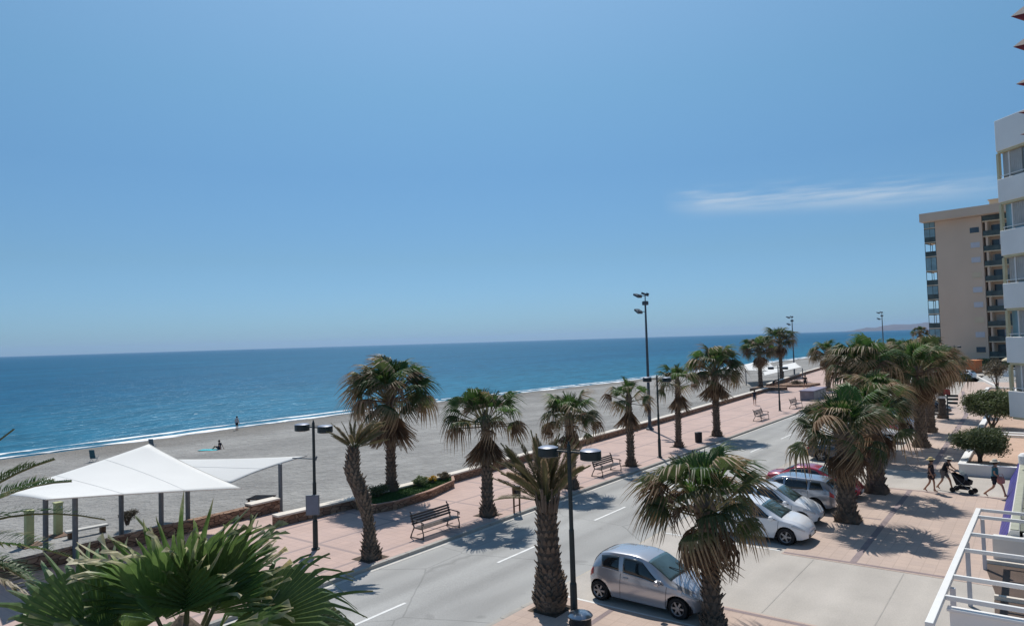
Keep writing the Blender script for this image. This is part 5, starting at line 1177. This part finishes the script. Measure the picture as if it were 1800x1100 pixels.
for i, (P, pm, x, y, rz, l) in enumerate(((SALOON, dark, -10.0, 47.0, 0, 'black saloon parked just past the second driveway'), (ESTATE, grey, -10.1, 49.8, PI, 'dark grey estate beside the black saloon'), (HATCH, white, -10.2, 56.2, 0, 'white hatchback glimpsed under the dark green palm'),
        (HATCH, red, -10.9, 59.2, 0, 'dark red hatchback glimpsed left of the dark green palm'), (ESTATE, bluesilver, -10.2, 63.5, 0, 'silver estate half hidden behind the far palms'), (SALOON, grey, -10.0, 70, 0, 'grey saloon hidden deep in the palm row'),
        (ESTATE, white, -10.6, 128.5, PI * .9, 'small white car driving on the distant side road'), (HATCH, dark, -9.0, 76.5, 0, 'dark hatchback at the far end of the parking row'))):
    place(make_car(P, pm, l), x, y, rz)

# ------------------------------------------------------------------ people
def skin_mesh(name, joints, edges, mm, parent, lv=1):
    """one continuous surface grown over a skeleton: joints {key: (x, y, z, r)}"""
    keys = list(joints); idx = {k: i for i, k in enumerate(keys)}
    me = bpy.data.meshes.new(name); me.from_pydata([joints[k][:3] for k in keys], [(idx[a], idx[b_]) for a, b_ in edges], []); me.materials.append(mm)
    o = bpy.data.objects.new(name, me); COL.objects.link(o); o.parent = parent
    md = o.modifiers.new('skin', 'SKIN'); md.use_smooth_shade = True
    for k in keys:
        sv = me.skin_vertices[0].data[idx[k]]; r = joints[k][3]; sv.radius = (r, r) if not isinstance(r, tuple) else r
        sv.use_root = (idx[k] == 0)
    sb = o.modifiers.new('sub', 'SUBSURF'); sb.levels = lv; sb.render_levels = lv
    return o
def person(x, y, z, rz, label, pose, top, bottom, hat=None, hair=True, h=1.0, dress=False, group=None):
    """pose: dict of joint overrides, facing +x; clothes are separate shells over the same skeleton"""
    root = empty('person', (x, y, z), rz, label=label, cat='person', group=group); root.scale = (h, h, h)
    J = dict(pelvis=(0, 0, .95, .115), waist=(0, 0, 1.10, .105), chest=(.02, 0, 1.30, .125), neck0=(.02, 0, 1.44, .07), neck=(.03, 0, 1.50, .052), head=(.05, 0, 1.60, .085), crown=(.04, 0, 1.71, .07))
    for s_, n_ in ((1, 'l'), (-1, 'r')):
        J.update({'sh' + n_: (.01, s_ * .17, 1.40, .055), 'el' + n_: (-.01, s_ * .24, 1.14, .040), 'wr' + n_: (.10, s_ * .24, .92, .027), 'pa' + n_: (.13, s_ * .24, .85, .034),
                  'hip' + n_: (0, s_ * .09, .90, .085), 'kn' + n_: (.03, s_ * .10, .50, .055), 'an' + n_: (0, s_ * .10, .09, .036), 'he' + n_: (-.04, s_ * .10, .035, .034), 'to' + n_: (.16, s_ * .11, .03, .028)})
    for k, v in pose.items(): J[k] = (*v, J[k][3])
    E_ = [('pelvis', 'waist'), ('waist', 'chest'), ('chest', 'neck0'), ('neck0', 'neck'), ('neck', 'head'), ('head', 'crown')]
    for n_ in 'lr':
        E_ += [('neck0', 'sh' + n_), ('sh' + n_, 'el' + n_), ('el' + n_, 'wr' + n_), ('wr' + n_, 'pa' + n_), ('pelvis', 'hip' + n_), ('hip' + n_, 'kn' + n_), ('kn' + n_, 'an' + n_), ('an' + n_, 'to' + n_), ('an' + n_, 'he' + n_)]
        w_ = Vector(J['wr' + n_][:3]); p_ = Vector(J['pa' + n_][:3]); d = (p_ - w_).normalized(); sd_ = d.cross(Vector((0, 1, 0)))
        sd_ = sd_.normalized() if sd_.length > .1 else Vector((1, 0, 0)); nn = d.cross(sd_)
        for k in range(4):
            o_ = (k - 1.5) * .017; ln = (.052, .062, .058, .046)[k]
            a = p_ + sd_ * o_ * 1.1 + d * .022; bb = a + d * ln * .55 + sd_ * o_ * .1; c_ = bb + (d * .8 + nn * .35 * (1 if n_ == 'l' else -1)) * ln * .5
            for q, (pt, rr) in enumerate(((a, .0095), (bb, .0085), (c_, .007))): J[f'f{n_}{k}{q}'] = (*pt, rr)
            E_ += [('pa' + n_, f'f{n_}{k}0'), (f'f{n_}{k}0', f'f{n_}{k}1'), (f'f{n_}{k}1', f'f{n_}{k}2')]
        a = w_ + d * .03 + sd_ * .030; bb = a + d * .025 + sd_ * .028; c_ = bb + d * .028 + sd_ * .008
        for q, (pt, rr) in enumerate(((a, .011), (bb, .010), (c_, .008))): J[f't{n_}{q}'] = (*pt, rr)
        E_ += [('wr' + n_, f't{n_}0'), (f't{n_}0', f't{n_}1'), (f't{n_}1', f't{n_}2')]
    skin_mesh('body', J, E_, M['skin'], root)
    def shell(name, ks, es, mm, add): 
        jj = {k: (*v[:3], (v[3] + add.get(k, .016))) for k, v in ks.items()}; return skin_mesh(name, jj, es, mm, root)
    mid = lambda a, b_, t: tuple(J[a][i] * (1 - t) + J[b_][i] * t for i in range(4))
    ks = {k: J[k] for k in ('waist', 'chest', 'neck0', 'shl', 'shr')}; ks['ell'] = mid('shl', 'ell', .62); ks['elr'] = mid('shr', 'elr', .62); ks['low'] = mid('waist', 'pelvis', .8)
    es = [('waist', 'chest'), ('chest', 'neck0'), ('neck0', 'shl'), ('neck0', 'shr'), ('shl', 'ell'), ('shr', 'elr'), ('waist', 'low')]
    shell('shirt' if not dress else 'dress_top', ks, es, top, {'neck0': .006, 'low': .05, 'waist': .045, 'chest': .03})
    ks = {k: J[k] for k in ('pelvis', 'hipl', 'hipr')}
    if dress:
        kl, kr = mid('hipl', 'knl', .75), mid('hipr', 'knr', .75); ks = {'pelvis': J['pelvis'], 'hem': tuple((kl[i] + kr[i]) / 2 for i in range(3)) + (.20,), 'hm': (J['pelvis'][0], J['pelvis'][1], J['pelvis'][2] - .12, .18)}
        shell('skirt', ks, [('pelvis', 'hm'), ('hm', 'hem')], bottom, {'pelvis': .03})
    else:
        ks['kl'] = mid('hipl', 'knl', .8); ks['kr'] = mid('hipr', 'knr', .8)
        shell('shorts', ks, [('pelvis', 'hipl'), ('pelvis', 'hipr'), ('hipl', 'kl'), ('hipr', 'kr')], bottom, {'kl': .03, 'kr': .03, 'pelvis': .022})
    hx, hy, hz = J['head'][:3]; cr = Vector(J['crown'][:3]); up_ = (cr - Vector((hx, hy, hz))).normalized()
    Mx = up_.to_track_quat('Z', 'Y').to_matrix()
    b = MB(); c_ = Vector((hx, hy, hz)) + Vector((-.018, 0, .045)); b.lathe([(.085, -.09), (.102, -.03), (.104, .03), (.085, .085), (.04, .112), (.01, .118)], c_, 14, M=Mx); 
    if hair: smooth_angle(b.build('hair', M['hair'], root), 60)
    b = MB(); f_ = Vector((hx + .082, hy, hz)); b.lathe([(.016, -.02), (.012, .01), (.004, .03)], f_ + Vector((.012, 0, .0)), 6); b.build('nose', M['skin'], root)
    for s_ in (-1, 1): b = MB(); b.lathe([(.010, -.006), (.010, .006)], f_ + Vector((-.004, s_ * .032, .03)), 8, M=Matrix.Rotation(PI / 2, 3, 'Y')); b.build('eye', M['hair'], root)
    b = MB(); b.box(f_ + Vector((-.002, 0, -.042)), (.008, .045, .010)); b.build('mouth', mat('lips', (.30, .09, .07), .6) if 'lips' not in bpy.data.materials else bpy.data.materials['lips'], root)
    if hat is not None:
        b = MB(); b.lathe([(.21, -.015), (.20, .005), (.115, .01), (.108, .085), (.07, .115), (.01, .12)], c_ + up_ * .035, 18, M=Mx); smooth_angle(b.build('hat', hat, root), 50)
    return root
cl = lambda n_, c: bpy.data.materials.get(n_) or mat(n_, c, .9)
walkL = dict(knl=(.22, .10, .53), anl=(.30, .10, .12), hel=(.26, .10, .05), tol=(.45, .11, .06), knr=(-.05, -.10, .50), anr=(-.30, -.10, .16), her=(-.36, -.10, .10), tor=(-.17, -.11, .04))
armsfwd = dict(ell=(.10, .25, 1.16), wrl=(.34, .22, 1.06), pal=(.41, .20, 1.05), elr=(.10, -.25, 1.16), wrr=(.34, -.22, 1.06), par=(.41, -.20, 1.05))
person(-4.68, 39.72, 0, -.12, 'woman in a dark short dress and straw hat walking left of the pushchair', dict(walkL, **{'knl': (.10, .10, .52), 'anl': (.10, .10, .09), 'hel': (.06, .10, .035), 'tol': (.26, .11, .03)}), cl('dark_plum', (.035, .025, .03)), cl('dark_plum', (.035, .025, .03)), M['straw'], dress=True, h=.95)
person(-4.22, 40.55, 0, -.25, 'person in black top and pale hat leaning forward to push the pushchair', {**walkL, **armsfwd, **dict(waist=(.05, 0, 1.10), chest=(.14, 0, 1.28), neck0=(.20, 0, 1.40), neck=(.24, 0, 1.45), head=(.29, 0, 1.54), crown=(.30, 0, 1.65), shl=(.18, .17, 1.37), shr=(.18, -.17, 1.37), wrl=(.50, .2, 1.05), pal=(.57, .19, 1.03), wrr=(.50, -.2, 1.05), par=(.57, -.19, 1.03), ell=(.3, .24, 1.16), elr=(.3, -.24, 1.16))}, cl('black_cloth', (.012, .013, .018)), cl('grey_cloth', (.14, .14, .15)), cl('pale_hat', (.55, .50, .42)), h=.97)
person(-2.1, 39.85, 0, -.1, 'striding person in teal shirt and dark shorts with a pale cap, carrying a pink bag', dict({k: v for k, v in walkL.items() if k not in ("knl", "anl", "hel", "tol", "anr", "her", "tor")}, knl=(.26, .10, .55), anl=(.36, .10, .12), hel=(.31, .10, .05), tol=(.50, .11, .06), anr=(-.42, -.10, .18), her=(-.47, -.10, .12), tor=(-.29, -.11, .04), elr=(.02, -.26, 1.14), wrr=(.22, -.26, 1.02), par=(.28, -.26, 1.0)), cl('teal_shirt', (.03, .13, .17)), cl('navy_cloth', (.015, .02, .035)), cl('pale_hat', (.55, .50, .42)), h=1.0)
root = empty('shoulder_bag', (-1.86, 39.55, .72), label='pink bag held by the striding person', cat='bag'); b = MB(); b.lathe([(.08, 0), (.15, .03), (.16, .2), (.10, .3)], n=10); b.build('bag', cl('pink_bag', (.40, .17, .15)), root); b = MB(); b.tube([(-.12, 0, .27), (-.05, 0, .45), (.06, 0, .45), (.12, 0, .27)], .012, 5); b.build('strap', cl('pink_bag', (.4, .17, .15)), root)
person(-27.0, 103.6, 0, -1.0, 'distant figure in dark clothes walking away on the bend of the promenade', walkL, cl('black_cloth', (.012, .013, .018)), cl('navy_cloth', (.015, .02, .035)), None, h=1.12)
person(-26.0, 78.7, 0, 1.9, 'figure in dark top standing by the beach wall near the far palm', {}, cl('navy_cloth', (.015, .02, .035)), cl('grey_cloth', (.14, .14, .15)), None)
person(-83.3, 50.3, SZ(-83.3), 2.0, 'bather in pale top and dark shorts standing at the waterline', {}, cl('pale_shirt', (.45, .45, .48)), cl('navy_cloth', (.015, .02, .035)), None, h=1.05)
sit = dict(pelvis=(0, 0, .12), waist=(-.05, 0, .28), chest=(-.04, 0, .48), neck0=(-.02, 0, .62), neck=(0, 0, .68), head=(.03, 0, .78), crown=(.03, 0, .89), shl=(-.03, .17, .58), shr=(-.03, -.17, .58), ell=(-.18, .22, .36), wrl=(-.30, .22, .10), pal=(-.34, .22, .05), elr=(-.18, -.22, .36), wrr=(-.30, -.22, .10), par=(-.34, -.22, .05),
    hipl=(.05, .09, .12), hipr=(.05, -.09, .12), knl=(.42, .12, .36), knr=(.44, -.12, .30), anl=(.66, .12, .08), anr=(.75, -.12, .08), hel=(.64, .12, .035), her=(.73, -.12, .035), tol=(.80, .12, .06), tor=(.9, -.12, .06))
person(-66.3, 38.1, SZ(-66.3) + .03, 3.6, 'bather sitting on the turquoise towel, leaning back on both hands', sit, cl('navy_cloth', (.015, .02, .035)), cl('navy_cloth', (.015, .02, .035)), None)
bent = dict(waist=(.10, 0, 1.08), chest=(.30, 0, 1.18), neck0=(.42, 0, 1.22), neck=(.48, 0, 1.22), head=(.57, 0, 1.22), crown=(.66, 0, 1.2), shl=(.38, .17, 1.2), shr=(.38, -.17, 1.2), ell=(.45, .2, .95), wrl=(.5, .2, .72), pal=(.52, .2, .65), elr=(.45, -.2, .95), wrr=(.5, -.2, .72), par=(.52, -.2, .65))
person(-32.6, 107.5, -.3, .4, 'bending figure in dark clothes at the far gap under the distant sails', bent, cl('black_cloth', (.012, .013, .018)), cl('navy_cloth', (.015, .02, .035)), None)
# pushchair
root = empty('pushchair', (-3.42, 40.28, 0), -.25, label='dark pushchair with a grey canopy pushed by the leaning person', cat='pushchair'); PC = cl('black_cloth', (.012, .013, .018))
for (x, y) in ((-.38, .26), (-.38, -.26), (.42, .24), (.42, -.24)): b = MB(); Mx = Matrix.Rotation(PI / 2, 3, 'X'); b.lathe([(.08, -.025), (.125, -.025), (.125, .025), (.08, .025)], (x, y, .125), 16, M=Mx); b.lathe([(.085, 0), (.0, .001)], (x, y, .125), 12, M=Mx); b.build('wheel', M['rubber'], root)
for s_ in (-1, 1): b = MB(); b.tube([(.42, s_ * .24, .13), (-.05, s_ * .25, .55), (-.52, s_ * .22, 1.02)], .014, 6); b.tube([(-.38, s_ * .26, .13), (.05, s_ * .25, .52)], .014, 6); b.build('side_frame', M['polegrey'], root)
b = MB(); b.tube([(-.52, -.22, 1.02), (-.56, 0, 1.05), (-.52, .22, 1.02)], .018, 6); b.build('handle', M['rubber'], root)
b = MB(); b.add([(-.22, -.2, .38), (.32, -.2, .42), (.32, .2, .42), (-.22, .2, .38), (-.42, -.2, .92), (-.42, .2, .92), (.36, -.2, .60), (.36, .2, .60)], [(0, 1, 2, 3), (0, 3, 5, 4), (1, 6, 7, 2), (0, 4, 6, 1), (3, 2, 7, 5)]); o = b.build('seat', PC, root); o.modifiers.new('s', 'SOLIDIFY').thickness = .02
b = MB(); vs = []; fs = []
for i in range(7):
    a = math.radians(100 - i * 22); 
    for j in range(5): t_ = -1 + j * .5; vs.append((-.22 + math.cos(a) * .38, t_ * .22, .70 + math.sin(a) * .36 * (1 - .12 * t_ * t_)))
for i in range(6):
    for j in range(4): a = i * 5 + j; fs.append((a, a + 1, a + 6, a + 5))
b.add(vs, fs); o = b.build('canopy', cl('grey_canopy', (.16, .19, .20)), root); o.modifiers.new('s', 'SOLIDIFY').thickness = .012
b = MB(); b.box((0, 0, .24), (.5, .36, .12)); b.build('basket', PC, root)
